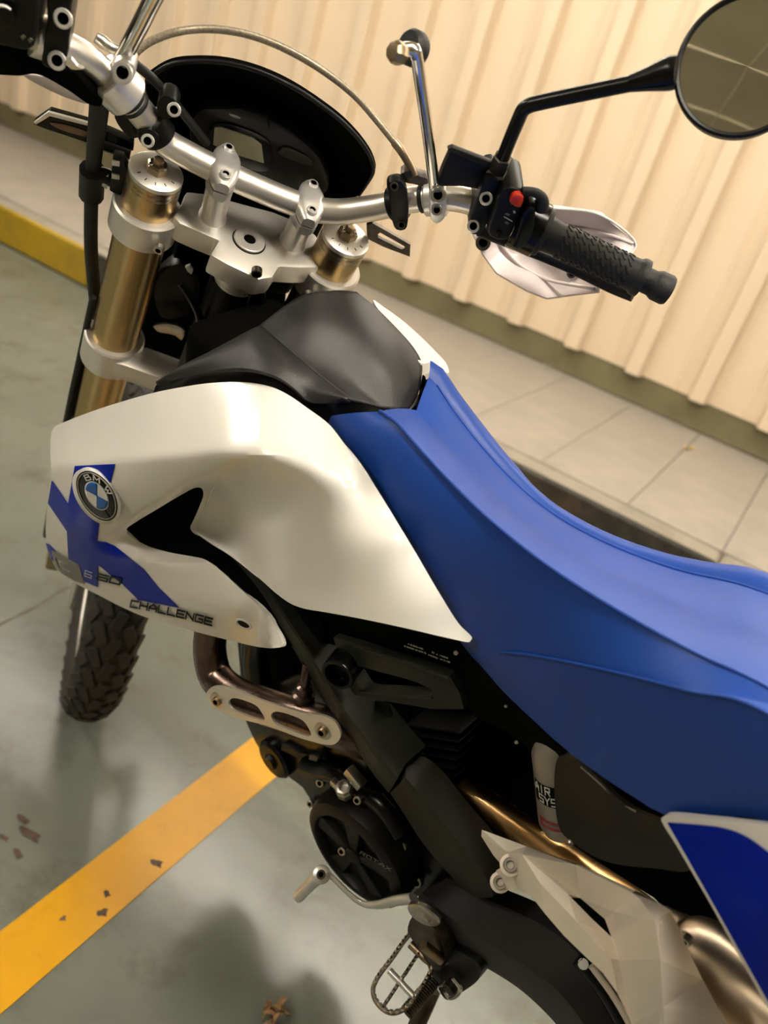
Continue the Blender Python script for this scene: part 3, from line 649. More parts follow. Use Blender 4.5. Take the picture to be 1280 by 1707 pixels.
# ---- front end: forks, triple clamps, handlebar, controls
def FL(f, l, u): return F(f, l, u)
for s in (1, -1):
    g = lathe('fork_tube', F(0, .099 * s, 0), -EU, [(.0262, .006), (.0262, .05), (.0272, .051), (.0272, .44), (.030, .45), (.030, .475), (.024, .485), (.024, .50)], 'gold_anodised', moto, 40); tag(g, 'gold anodised fork tube')
    lathe('fork_slider', F(0, .099 * s, 0), -EU, [(.0225, .49), (.0225, .86)], 'dark_steel' if s < 0 else 'gold_anodised', moto, 24)
    lug = box('axle_lug', F(.022, .099 * s, -.885), EF * .044, EL * .022, EU * .05, 'gold_anodised', moto, bevel=.008)
    cap = lathe('fork_cap', F(0, .099 * s, 0), -EU, [(.006, -.0005), (.0235, -.0005), (.0262, .001), (.0262, .0055), (.0252, .006), (.0252, .0075), (.0262, .008), (.0262, .012), (.0252, .0125), (.0252, .014), (.0262, .0145), (.0262, .017)], 'cast_aluminium', moto, 40); tag(cap, 'silver fork cap')
    lathe('preload_nut', F(0, .099 * s, 0), EU, [(.0105, -.001), (.0105, .007), (.0085, .009), (.0055, .009), (.005, .014), (.003, .0145)], 'bronze_nut', cap, 6, sharp=20)
    for k in range(3): bolt(F(.0075 * math.cos(k * 2.1), .099 * s + .0075 * math.sin(k * 2.1), .008), EU, .0022, 'zinc_bolt', cap, 'screw')
    for a in range(5):
        aa = 2.2 + a * .5; box('scale_mark', F(.019 * math.cos(aa), .099 * s + .019 * math.sin(aa), .0006), FM @ np.array([math.cos(aa), math.sin(aa), 0]) * .0018, FM @ np.array([-math.sin(aa), math.cos(aa), 0]) * .0004, EU * .0002, 'print_black', cap, bevel=0)
UP_U = -.035
TP = [(300, 345), (310, 318), (345, 322), (380, 332), (420, 343), (455, 352), (500, 370), (528, 392), (540, 425), (533, 446), (500, 446), (466, 444), (455, 462), (432, 466), (378, 440), (350, 424), (364, 400), (330, 386), (300, 372), (288, 360)]
tri = slab('upper_triple_clamp', cc(TP), PU, UP_U, -EU * .026, 'cast_aluminium', moto, bevel=.004, ostep=1e3); tag(tri, 'cast silver upper triple clamp')
for s in (1, -1):
    lathe('clamp_ring', F(0, .099 * s, 0), -EU, [(.0275, .043), (.0325, .043), (.0345, .045), (.0345, .076), (.0325, .078), (.0275, .078)], 'cast_aluminium', tri, 40)
    bolt(F(-.036, .080 * s, -.062), -EF + EL * .2 * s, .005, 'zinc_bolt', tri, 'pinch_bolt')
sn = PU(415, 402, UP_U); 
lathe('stem_nut', sn, EU, [(.0165, -.002), (.0165, .0025), (.0155, .0032), (.0065, .0032), (.006, -.001)], 'cast_aluminium', tri, 36)
lathe('stem_hole', sn, EU, [(.0062, -.001), (.0062, .0028), (.001, .0028)], 'matte_black', tri, 20)
lathe('stem_gap', sn, EU, [(.0172, -.001), (.0178, .0004), (.0165, .0004)], 'matte_black', tri, 36)
# boss under the stem with its pinch bolt
lathe('stem_collar', sn - EU * .026 - EF * .012, -EU, [(.027, 0), (.027, .012), (.024, .016), (.024, .02)], 'cast_aluminium', tri, 36)
bolt(PF(428, 453, loc_f(PU(440, 460, UP_U))[0] - .004), -EF, .0055, 'dark_steel', tri, 'pinch_bolt')
lathe('steering_head', sn - EU * .047 - EF * .01, -EU, [(.024, 0), (.026, .01), (.026, .2), (.03, .205), (.03, .22)], 'black_plastic', moto, 28)
# risers and bar
posts = []
for k, (bu, bv, tu, tv) in enumerate(((354, 362, 372, 288), (487, 404, 513, 346))):
    b = PU(bu, bv, UP_U); fb = loc_f(b)[0]; t = PF(tu, tv, fb); posts.append((b, t))
fP = [loc_f(t) for b, t in posts]
rg = [(560, 353, .0), (620, 347, -.004), (700, 331, -.012), (760, 331, -.020), (815, 347, -.028), (900, 385, -.045), (1000, 432, -.068), (1098, 477, -.092)]
lf = [(310, 257, .0), (275, 236, -.001), (250, 206, -.003), (225, 175, -.006), (180, 128, -.012), (130, 88, -.018)]
f0 = fP[0][0]
right = [PF(u, v, f0 + df) for u, v, df in rg]; left = [PF(u, v, f0 + df) for u, v, df in lf]
rl = [loc_f(p) for p in right]
lm = [F(q[0], -q[1] + (fP[0][1] + fP[1][1]) * .5, q[2]) for q in rl[5:]]
BAR = lm[::-1] + left[::-1] + [posts[0][1], posts[1][1]] + right
bar = tube('handlebar', BAR, [.011] * 3 + [.0118] * 2 + [.0128] * 6 + [.0128] * 3 + [.0124] * 2 + [.0118] * 2 + [.011] * 2, 'bar_aluminium', moto, 28, step=.006); tag(bar, 'satin aluminium handlebar')
BC = cr([tuple(p) for p in BAR], .002)
_bw = (BM @ BC.T).T + BO; _bk = (RC @ (_bw - CAM).T).T; BPX = _bk[:, :2] / _bk[:, 2:] * FPX + np.array([640, 853.5])
BT = np.gradient(BC, axis=0); BT /= np.linalg.norm(BT, axis=1)[:, None]
def on_bar(u, v):
    i = int(np.argmin(((BPX - np.array([u, v])) ** 2).sum(1))); return BC[i], BT[i]
def bar_ring(name, u, v, half, r, m, parent=None, n=28, bev=.0012):
    p, t = on_bar(u, v); return lathe(name, p, t, [(r - .004, -half), (r - bev, -half), (r, -half + bev), (r, half - bev), (r - bev, half), (r - .004, half)], m, parent or moto, n)
def toward(p):
    w = CB - p; return w / np.linalg.norm(w)
for k, (b, t) in enumerate(posts):
    L = np.linalg.norm(t - b); ax = (t - b) / L
    r_ = lathe('riser', b, ax, [(.0145, -.002), (.0145, .003), (.0128, .007), (.0132, L - .012), (.0142, L - .004)], 'clamp_silver', moto, 32)
    # lower cradle and top cap, almond shaped from above, humped over the bar
    for nm, z0, z1, zc in (('bar_cradle', -.017, -.0012, 0), ('bar_cap', .0008, .0155, 1)):
        V = []; Fc = []; ns = 18; nl = 9
        for zi, zz in enumerate((z0, z1)):
            for i in range(ns + 1):
                a = -1 + 2 * i / ns; ff = a * .029
                w = .0138 * (1 - .52 * abs(a) ** 2.6)
                if zc: h = z1 * (1 - .42 * max(0, abs(a) - .25) ** 1.1) if zi else z0
                else: h = (z0 * (1 - .55 * max(0, abs(a) - .3) ** 1.2)) if zi == 0 else z1
                for j in range(nl + 1):
                    c_ = -1 + 2 * j / nl; dz = -.004 * abs(c_) ** 4 * (1 if zc and zi else (-1 if not zc and not zi else 0))
                    V.append(t + EF * ff + EL * w * c_ + EU * (h + dz))
        row = nl + 1; lay = (ns + 1) * row
        for i in range(ns):
            for j in range(nl):
                a = i * row + j; Fc.append((a, a + 1, a + row + 1, a + row)); Fc.append((lay + a, lay + a + row, lay + a + row + 1, lay + a + 1))
            for j in (0, nl): a = i * row + j; Fc.append((a, a + row, lay + a + row, lay + a))
        for i in (0, ns):
            for j in range(nl): a = i * row + j; Fc.append((a, lay + a, lay + a + 1, a + 1))
        c_o = mesh_obj(nm, V, Fc, 'clamp_silver', r_, sharp=50)
    for ff in (-.0195, .0195): bolt(t + EF * ff + EU * .0122, EU, .0054, 'clamp_silver', r_)
# lower triple clamp
LU = -.262
lowc = slab('lower_triple_clamp', cc([(205, 575), (245, 578), (300, 598), (420, 640), (440, 700), (330, 665), (270, 632), (215, 612), (190, 605)]), PU, LU, -EU * .030, 'cast_aluminium', moto, bevel=.004, ostep=1e3); tag(lowc, 'cast silver lower triple clamp')
for s in (1, -1): lathe('clamp_ring', F(0, .099 * s, LU), -EU, [(.0275, -.008), (.0335, -.008), (.0355, -.006), (.0355, .036), (.0335, .038), (.0275, .038)], 'cast_aluminium', lowc, 40)
# dark clutter between the forks: radiator side, wiring, bracket
box('wiring_cover', F(.03, .03, -.14), EF * .02, EL * .03, EU * .06, 'matte_black', moto, bevel=.006)
box('headlight_bucket', F(.10, 0, -.09), EF * .05, EL * .09, EU * .08, 'matte_black', moto, bevel=.02, bseg=3)
slab('radiator_shroud', cc([(225, 400), (300, 350), (480, 455), (470, 560), (400, 650), (300, 640), (215, 600)]), PF, .06, EF * .02, 'matte_black', moto, bevel=.003)
slab('horn', [(258, 470), (300, 440), (330, 470), (320, 520), (270, 530)], PF, .0, EF * .02, 'black_plastic', moto, bevel=.006)
slab('bracket', [(255, 545), (275, 540), (300, 545), (308, 552), (303, 568), (292, 560), (275, 556), (262, 553)], PF, -.02, EF * .003, 'zinc_bolt', moto, bevel=.0008)
slab('wiring_clip', [(308, 446), (316, 443), (322, 452), (319, 458)], PF, -.01, EF * .004, 'print_white', moto, bevel=.0008)
for P in ([(330, 520), (338, 560), (352, 575)], [(300, 470), (320, 500), (345, 560)], [(385, 520), (400, 490), (432, 478), (436, 520)], [(415, 540), (418, 500), (430, 480), (437, 530)]):
    tube('wire', [PF(u, v, -.045) for u, v in P], .0045, 'gloss_black', moto, 8)
lathe('ignition_barrel', PU(425, 475, -.075), -EU, [(.012, 0), (.013, .004), (.013, .07)], 'gloss_black', moto, 20)
# instrument mask
MK = [(246, 136), (262, 120), (290, 106), (330, 102), (372, 104), (410, 112), (450, 126), (488, 145), (530, 172), (570, 203), (600, 235), (617, 262), (622, 285), (612, 305), (598, 325), (560, 342), (500, 330), (430, 305), (340, 275), (280, 230), (250, 180)]
S_mk = surf([(246, 136, .05), (290, 106, .045), (330, 102, .045), (410, 112, .045), (488, 145, .045), (570, 203, .05), (617, 262, .06), (612, 305, .07), (560, 342, .09), (430, 305, .12), (340, 275, .11), (280, 230, .09), (400, 200, .12), (480, 230, .12), (350, 160, .10), (550, 270, .10)], 'f')
mask = panel('headlight_mask', MK, S_mk, 'matte_black', moto, th=.005, step=14, away=None); tag(mask, 'matte black headlight mask')
tube('mask_rim', [S_mk(u, v) for u, v in MK[:15]], .0022, 'black_plastic', mask, 8)
D0 = lambda u, v, o=0: PF(u, v, .055 + .00012 * (330 - v) * 0 - o)
def quadf(name, pts, d, m, parent, th=.003, bev=.001): return slab(name, pts, PF, d, EF * th, m, parent, bevel=bev)
dash = quadf('instrument_panel', [(322, 196), (336, 183), (400, 188), (450, 200), (500, 232), (536, 270), (545, 320), (480, 330), (400, 315), (330, 268), (316, 230)], .055, 'black_plastic', moto, .03, .004)
def Z2(*p): return [(300 + a / 4.267, 160 + b / 4.267) for a, b in p]
quadf('panel_brow', cc(Z2((170, 95), (420, 90), (620, 160), (640, 250), (560, 245), (300, 170))), .046, 'black_plastic', dash, .009, .002)
quadf('screen_bezel', Z2((215, 215), (300, 195), (560, 275), (640, 340), (640, 520), (580, 540), (215, 400)), .0525, 'gloss_black', dash, .003, .001)
quadf('screen', cc(Z2((245, 225), (290, 222), (520, 300), (580, 350), (597, 480), (400, 420), (235, 350))), .0512, 'lcd_panel', dash, .002, .0005)
quadf('indicator_window', Z2((690, 400), (730, 370), (930, 460), (945, 500), (860, 480)), .0515, 'frame_brown', dash, .002, .0005)
quadf('brow_mark', Z2((345, 128), (370, 132), (430, 158), (425, 164), (360, 143)), .0452, 'print_grey', dash, .001, .0002)
# hoses and cables
hose = tube('brake_hose', [PF(u, v, f) for u, v, f in ((216, 97, .0), (245, 72, .01), (290, 54, .02), (340, 48, .03), (400, 54, .035), (460, 74, .035), (530, 112, .03), (590, 158, .025), (630, 203, .015), (660, 240, .0))], .0034, 'braided_hose', moto, 10)
tube('hose_crimp', [PF(u, v, f) for u, v, f in ((657, 236, .001), (668, 250, -.003), (679, 268, -.006), (688, 284, -.010), (691, 293, -.012))], [.0042, .0042, .0040, .0034, .0034], 'bronze_nut', hose, 10)
tube('clutch_cable', [PF(u, v, f) for u, v, f in ((222, 104, .01), (255, 132, .02), (290, 170, .03), (318, 205, .035), (345, 240, .04))], .0042, 'rubber', moto, 10)
cab = tube('wiring_loom', [PF(u, v, f) for u, v, f in ((168, 150, -.01), (163, 200, .0), (156, 270, .01), (152, 340, .02), (152, 420, .02), (158, 490, .02), (162, 540, .02))], [.009, .0085, .0075, .0072, .0075, .0075, .0075], 'rubber', moto, 12)
tube('loom_sleeve', [PF(u, v, f) for u, v, f in ((154, 283, .009), (152, 325, .016))], .0125, 'black_plastic', cab, 12)
tube('loom_branch', [PF(u, v, f) for u, v, f in ((154, 300, .01), (172, 292, .01), (190, 300, .01))], .008, 'black_plastic', cab, 10)
slab('connector', cc([(188, 262), (205, 266), (218, 300), (200, 328), (182, 318)]), PF, .0, EF * .012, 'black_plastic', moto)
for v in (268, 290): slab('connector_clip', cc([(186, v), (199, v + 3), (199, v + 10), (186, v + 8)]), PF, -.002, EF * .003, 'print_white', moto, bevel=.0004)
slab('cable_tag', cc([(157, 301), (181, 292), (178, 316)]), PF, .004, EF * .002, 'print_white', moto, bevel=.0004)
tube('fork_guard', [F(.012, .128, -.30), F(.012, .13, -.55), F(.006, .13, -.83)], [.012, .016, .014], 'black_plastic', moto, 12, flat=.4, flat_dir=EL)
tube('brake_line', [F(.0, .132, -.2), F(.0, .134, -.5), F(-.01, .13, -.8)], .004, 'rubber', moto, 8)
# slotted tabs either side of the triple clamp
tl = slab('slotted_tab', cc([(55, 207), (82, 188), (150, 207), (222, 238), (222, 252), (150, 240), (75, 215)]), PF, .03, EF * .01, 'gloss_black', moto, bevel=.001); tag(tl, 'dark slotted tab with bright top edge')
slab('tab_slot', [(82, 205), (100, 206), (150, 222), (160, 230), (140, 228), (95, 214)], PF, .029, EF * .002, 'brown_steel', tl, bevel=.0005)
slab('tab_edge', cc([(56, 205), (80, 187), (150, 206), (150, 211), (83, 194), (60, 208)]), PF, .0285, EF * .003, 'clamp_silver', tl, bevel=.0005)
tube('tab_stem', [PF(150, 230, .034), PF(218, 254, .034)], .0075, 'black_plastic', tl, 10)
tr = slab('slotted_tab', cc([(611, 376), (621, 372), (684, 408), (683, 428), (640, 412), (612, 398)]), PF, .01, EF * .004, 'dark_steel', moto, bevel=.0008, holes=[cc([(630, 390), (634, 388), (675, 411), (674, 418), (630, 396)])])
# ---- left controls
pl_, tl_ = on_bar(60, 40)
swl = slab('left_switch', [(-60, -20), (40, -30), (62, 0), (64, 30), (56, 78), (48, 84), (10, 78), (-60, 60)], PF, loc_f(pl_)[0] - .032, EF * .05, 'black_plastic', moto, bevel=.006, bseg=3); tag(swl, 'black left switch housing')
swf = loc_f(pl_)[0] - .0325
slab('switch_knob', [(-5, 16), (8, 14), (20, 22), (24, 38), (16, 48), (0, 50)], PF, swf - .008, EF * .012, 'gloss_black', swl, bevel=.003)
slab('knob_edge', [(-4, 10), (10, 12), (18, 18), (14, 20), (-2, 16)], PF, swf - .007, EF * .003, 'print_white', swl, bevel=.0005)
for u, v in ((38, 62), (50, 67)): slab('switch_mark', [(u - 4, v), (u, v - 4), (u + 5, v), (u, v + 5)], PF, swf - .0006, EF * .001, 'print_grey', swl, bevel=0)
bar_ring('spacer', 68, 48, .006, .0165, 'bar_aluminium', moto)
pcl = slab('clutch_perch', [(82, -20), (122, -20), (118, 18), (120, 30), (116, 60), (112, 90), (106, 108), (88, 116), (70, 108), (72, 80), (78, 40)], PF, loc_f(on_bar(98, 65)[0])[0] - .021, EF * .030, 'black_plastic', moto, bevel=.005, bseg=3); tag(pcl, 'black clutch perch')
for u, v in ((105, 31), (95, 101)):
    p = PF(u, v, loc_f(on_bar(98, 65)[0])[0] - .022); bolt(p, toward(p), .0072, 'clamp_silver', pcl)
slab('clutch_body', [(-60, 62), (50, 86), (70, 112), (120, 118), (150, 150), (170, 178), (150, 176), (110, 150), (60, 125), (30, 128), (-60, 110)], PF, loc_f(pl_)[0] - .005, EF * .035, 'matte_black', pcl, bevel=.005)
slab('lever_eye', [(108, 102), (118, 98), (128, 110), (140, 115), (118, 116)], PF, loc_f(pl_)[0] - .02, EF * .004, 'clamp_silver', pcl, bevel=.001)
lg = slab('left_handguard', [(38, 125), (90, 132), (140, 160), (155, 174), (130, 170), (80, 150)], PF, .03, EF * .006, 'handguard_white', moto, bevel=.001)
tube('adjuster_spring', [PF(u, v, f0 + .0) for u, v in ((160, 62), (172, 70), (184, 78), (198, 86))], [.0045, .0055, .0045, .0055], 'zinc_bolt', pcl, 10)
# silver rod clamps on the bar with their rods
rc = bar_ring('rod_clamp', 196, 140, .0135, .0205, 'clamp_silver', moto); tag(rc, 'silver rod clamp')
p, t = on_bar(196, 140)
bs = slab('clamp_ear', [(185, 112), (205, 100), (222, 108), (225, 126), (212, 142), (190, 138)], PF, loc_f(p)[0] - .030, EF * .02, 'clamp_silver', rc, bevel=.004, bseg=3)
q = PF(204, 121, loc_f(p)[0] - .031); bolt(q, toward(q), .0085, 'clamp_silver', rc)
tube('mirror_rod', [PF(196, 112, loc_f(p)[0] - .012), PF(226, 56, loc_f(p)[0] - .02), PF(262, -14, loc_f(p)[0] - .03), PF(300, -85, loc_f(p)[0] - .04)], .0068, 'polished_steel', rc, 14)
for uu, vv in ((224, 160), (229, 170)): bar_ring('rubber_band', uu, vv, .0022, .0140, 'rubber', moto)
lathe('clamp_stud', PF(168, 152, loc_f(p)[0] + .01), EF * .3 + EL * .6 - EU * .4, [(.012, -.012), (.013, -.008), (.013, .006), (.0115, .008)], 'bar_aluminium', rc, 20)
lc = bar_ring('bar_band', 256, 215, .0105, .0165, 'black_plastic', moto); tag(lc, 'black band clamp on the left bend')
p, t = on_bar(256, 215)
slab('band_lug', [(262, 172), (272, 160), (290, 165), (298, 182), (290, 196), (272, 200), (262, 190)], PF, loc_f(p)[0] - .008, EF * .02, 'black_plastic', lc, bevel=.003)
slab('band_lug', [(228, 222), (250, 216), (266, 232), (252, 248), (238, 244)], PF, loc_f(p)[0] - .017, EF * .02, 'black_plastic', lc, bevel=.003)
slab('band_arm', [(190, 190), (205, 178), (222, 190), (228, 212), (240, 224), (222, 232), (200, 214)], PF, loc_f(p)[0] + .004, EF * .018, 'black_plastic', lc, bevel=.004)
for u, v, d in ((290, 183, -.009), (246, 235, -.018)): q = PF(u, v, loc_f(p)[0] + d); bolt(q, toward(q), .0062, 'clamp_silver', lc)
# ---- right controls
bb_ = bar_ring('bar_band', 664, 338, .0085, .0165, 'black_plastic', moto); tag(bb_, 'black band clamp on the right bend')
p, t = on_bar(664, 338)
slab('band_lug', [(646, 306), (670, 303), (678, 320), (680, 372), (676, 384), (660, 384), (654, 372), (648, 330)], PF, loc_f(p)[0] - .0175, EF * .012, 'black_plastic', bb_, bevel=.003)
for u, v in ((657, 311), (669, 375)): q = PF(u, v, loc_f(p)[0] - .018); bolt(q, toward(q), .0042, 'dark_steel', bb_)
for uu in (703,): bar_ring('rubber_band', uu, 331, .0022, .0140, 'rubber', moto)
rr = bar_ring('rod_clamp', 728, 331, .0105, .0178, 'clamp_silver', moto); tag(rr, 'silver rod clamp')
p, t = on_bar(728, 331); fr = loc_f(p)[0]
slab('clamp_ear', [(717, 318), (730, 314), (743, 320), (744, 345), (740, 366), (728, 374), (718, 366), (716, 342)], PF, fr - .026, EF * .016, 'clamp_silver', rr, bevel=.004, bseg=3)
for u, v, r in ((730, 325, .0075), (728, 350, .0055)): q = PF(u, v, fr - .0265); bolt(q, toward(q), r, 'zinc_bolt', rr)
tube('mirror_rod', [PF(724, 312, fr - .02), PF(712, 215, fr - .03), PF(699, 125, fr - .035), PF(694, 92, fr - .035)], .0052, 'polished_steel', rr, 14)
tube('rod_elbow', [PF(694, 94, fr - .035), PF(690, 84, fr - .035), PF(676, 82, fr - .036), PF(660, 86, fr - .04)], [.0055, .006, .0055, .005], 'polished_steel', rr, 12)
q = PF(688, 80, fr - .022); lathe('rubber_washer', q, toward(q) * .4 + EL * .6, [(.0115, -.008), (.0135, -.004), (.0135, .003), (.0115, .006)], 'rubber', rr, 24)
q = PF(662, 88, fr - .046); lathe('rod_nut', q, EL * .8 + toward(q) * .5, [(.0075, -.006), (.0085, -.003), (.0085, .003), (.0065, .006), (.003, .0065)], 'bronze_nut', rr, 8)
fs = loc_f(on_bar(800, 340)[0])[0]
res = slab('brake_reservoir', cc([(737, 283), (751, 252), (822, 280), (815, 320), (770, 312), (726, 312)]), PF, fs - .012, EF * .012, 'black_plastic', moto, bevel=.003); tag(res, 'black brake fluid reservoir')
slab('reservoir_lid', cc([(745, 249), (754, 246), (824, 273), (826, 284), (816, 281), (750, 254)]), PF, fs - .014, EF * .006, 'frame_brown', res, bevel=.0015)
slab('banjo_fitting', [(668, 290), (684, 285), (700, 294), (716, 300), (712, 312), (690, 308), (672, 304)], PF, fs + .01, EF * .012, 'dark_steel', res, bevel=.002)
mc = slab('brake_perch', [(806, 302), (822, 296), (832, 303), (826, 335), (818, 356), (806, 385), (796, 392), (782, 388), (783, 370), (793, 340), (800, 318)], PF, fs - .024, EF * .034, 'black_plastic', moto, bevel=.004); tag(mc, 'black brake perch')
for u, v in ((810, 331), (789, 377)): q = PF(u, v, fs - .0245); bolt(q, toward(q), .0064, 'clamp_silver', mc)
# mirror stem and mirror
ms = [PF(825, 305, fs - .012), PF(832, 284, fs - .014)]
lathe('stem_boss', PF(822, 306, fs - .012), PF(838, 262, fs - .016) - PF(822, 306, fs - .012), [(.0105, 0), (.0105, .014), (.0085, .016), (.0085, .019), (.0088, .021), (.0088, .032), (.0075, .033)], 'dark_steel', mc, 6, sharp=20)
stem = tube('mirror_stem', [PF(836, 268, fs - .016), PF(852, 228, fs - .02), PF(866, 195, fs - .023), PF(872, 183, fs - .0245), PF(882, 176, fs - .026), PF(900, 171, fs - .028), PF(980, 154, fs - .036), PF(1058, 138, fs - .044)], .0062, 'gloss_black', moto, 14)
tube('stem_cone', [PF(1050, 139, fs - .043), PF(1075, 133, fs - .046), PF(1118, 122, fs - .05), PF(1130, 120, fs - .052)], [.0065, .0085, .0125, .0115], 'gloss_black', stem, 18)
mc_ = PF(1243, 110, fs - .062); mdepth = np.linalg.norm(mc_ - CB); mr_ = 113 / FPX * (RC @ (BM @ (mc_ - CB)))[2]
mn = toward(mc_) + (BM.T @ np.array([0, 0, 1.0])) * .35 + (BM.T @ np.array([0, 1.0, 0])) * .35; mn /= np.linalg.norm(mn)
mirror = lathe('mirror', mc_ - mn * .012, mn, [(.3 * mr_, -.022), (.75 * mr_, -.016), (.96 * mr_, -.004), (mr_ * 1.0, .008), (mr_, .0135), (mr_ * .965, .0150), (mr_ * .925, .0138), (mr_ * .92, .0120), (.01, .0120)], 'black_plastic', moto, 64); tag(mirror, 'round black mirror')
lathe('mirror_glass', mc_, mn, [(mr_ * .915, -.003), (mr_ * .915, .0008), (.001, .0012)], 'mirror_glass', mirror, 64)
# right switch block
sw = slab('engine_switch', [(836, 322), (846, 314), (868, 318), (876, 328), (872, 345), (860, 372), (848, 398), (838, 402), (818, 396), (812, 388), (822, 352)], PF, fs - .036, EF * .045, 'black_plastic', moto, bevel=.004, bseg=3); tag(sw, 'black engine switch block')
def W5(*p): return [(780 + a / 8, 290 + b / 8) for a, b in p]
slab('stop_button', W5((550, 370), (580, 300), (630, 272), (700, 280), (745, 320), (735, 380), (700, 455), (640, 445), (570, 405)), PF, fs - .041, EF * .008, 'red_button', sw, bevel=.002, bseg=3)
sy = lambda s_, o: slab('switch_symbol', s_, PF, fs - .0366, EF * .0008, o, sw, bevel=0, ostep=1e3)
for q in ([(475, 575), (485, 570), (595, 630), (590, 642)], [(600, 495), (630, 500), (635, 520), (610, 530)], [(490, 540), (520, 522), (560, 545), (540, 560)], [(485, 650), (515, 632), (550, 655), (530, 680)]): sy(cc(W5(*q)), 'print_white' if q[0][0] in (475, 600) else 'print_grey')
slab('starter_button', W5((385, 780), (430, 765), (460, 810), (440, 860), (390, 850)), PF, fs - .0385, EF * .005, 'gloss_black', sw, bevel=.001)
# throttle housing, cable, grip, bar end
th_o = bar_ring('throttle_housing', 882, 377, .0135, .0265, 'gloss_black', moto, 32); tag(th_o, 'black throttle housing')
pt_, tt_ = on_bar(882, 377); ft = loc_f(pt_)[0]
slab('housing_lug', W5((760, 500), (830, 450), (900, 470), (900, 560), (860, 800), (760, 960), (640, 1010), (580, 960), (620, 880)), PF, ft - .028, EF * .03, 'gloss_black', th_o, bevel=.003)
tube('cable_elbow', [PF(u, v, ft - .018) for u, v in W5((720, 230), (800, 232), (900, 250), (970, 300), (985, 360), (980, 470))], [.0042, .0042, .0045, .005, .0065, .0065], 'rubber', th_o, 12)
bar_ring('grip_flange', 903, 387, .004, .0235, 'rubber', moto)
gp0, gt0 = on_bar(908, 389); gp1, gt1 = on_bar(1072, 467)
ax = gp1 - gp0; gl = np.linalg.norm(ax); ax /= gl
grip = lathe('throttle_grip', gp0, ax, [(.012, -.002), (.0172, -.001), (.0168, .004), (.0160, .012), (.0160, gl - .012), (.0166, gl - .010), (.0182, gl - .008), (.0188, gl - .004), (.0182, gl - .001), (.012, gl)], 'rubber', moto, 40); tag(grip, 'black ribbed rubber throttle grip')
gx, gy, _ = basis(ax); rib = None
for i in range(9):
    for k in range(14):
        a = 2 * math.pi * (k + .5 * (i % 2)) / 14; dr = gx * math.cos(a) + gy * math.sin(a); tg = np.cross(ax, dr)
        c_ = gp0 + ax * (.020 + i * (gl - .042) / 8) + dr * .0160
        d1 = ax * .62 + tg * .78
        if rib is None:
            rib = box('grip_rib', (0, 0, 0), (1, 0, 0), (0, 1, 0), (0, 0, 1), 'rubber', grip, bevel=.25, bseg=1); o = rib
        else: o = bpy.data.objects.new('grip_rib', rib.data); link(o, grip)
        d2 = np.cross(dr, d1); mm = Matrix.Identity(4)
        for j in range(3): mm[j][0] = d1[j] * .0042; mm[j][1] = d2[j] * .0011; mm[j][2] = dr[j] * .0008; mm[j][3] = c_[j]
        o.matrix_local = mm
be0 = gp1 + ax * .001
lathe('bar_end', be0, ax, [(.0125, -.002), (.0125, .008), (.0135, .010), (.0148, .013), (.0150, .024), (.0135, .027), (.010, .028)], 'rubber', moto, 28)
# brake lever under the grip
tube('brake_lever', [PF(800, 383, fs + .01), PF(870, 412, fs + .02), PF(950, 446, fs + .01), PF(1020, 478, fs - .015), PF(1056, 491, fs - .03)], [.007, .0065, .006, .007, .008], 'black_plastic', moto, 12, flat=.6)
# right handguard: two faceted wings
hg = surf([(790, 388, .03), (800, 420, .025), (870, 470, .0), (910, 497, -.01), (995, 480, -.03), (900, 440, .03), (960, 450, .02), (830, 400, .04), (1060, 410, .0), (1000, 360, .015), (920, 345, .03), (1020, 425, -.01), (920, 400, .05), (980, 400, .03)], 'f')
G1 = [(786, 386), (800, 383), (850, 392), (900, 412), (960, 432), (998, 462), (996, 487), (950, 491), (912, 497), (880, 485), (828, 455), (806, 425)]
G2 = [(880, 352), (915, 345), (990, 354), (1002, 358), (1056, 402), (1060, 415), (1036, 432), (990, 412), (930, 390), (890, 380)]
gd = panel('handguard', cc(G1), hg, 'handguard_white', moto, th=.003, step=14); tag(gd, 'pale handguard lower wing')
gu_ = panel('handguard', cc(G2), hg, 'handguard_white', moto, th=.003, step=14); tag(gu_, 'pale handguard upper wing')
tube('guard_ridge', [lift(hg, .0015)(u, v) for u, v in ((830, 400), (862, 440), (905, 465), (992, 482))], .002, 'handguard_white', gd, 8)
tube('guard_ridge', [lift(hg, .0015)(u, v) for u, v in ((905, 372), (960, 378), (1020, 392), (1054, 406))], .0018, 'handguard_white', gu_, 8)
tube('guard_edge', [lift(hg, .001)(u, v) for u, v in ((915, 345), (1000, 357), (1058, 404), (1058, 415), (1036, 432))], .0013, 'print_white', gu_, 8)
q = lift(hg, .004)(957, 461); lathe('screw_boss', q, toward(q), [(.011, -.006), (.011, .001), (.006, .001)], 'print_white', gd, 18); bolt(lift(hg, .006)(957, 461), toward(q), .0055, 'dark_steel', gd)
q = lift(hg, .006)(800, 402); bolt(q, toward(q), .0085, 'dark_steel', gd)
box('guard_slot', lift(hg, .002)(914, 398), toward(hg(914, 398)) * .001, (hg(924, 408) - hg(904, 388)) * .5, np.cross(toward(hg(914, 398)), hg(924, 408) - hg(904, 388)) * .08, 'print_white', gd, bevel=0)
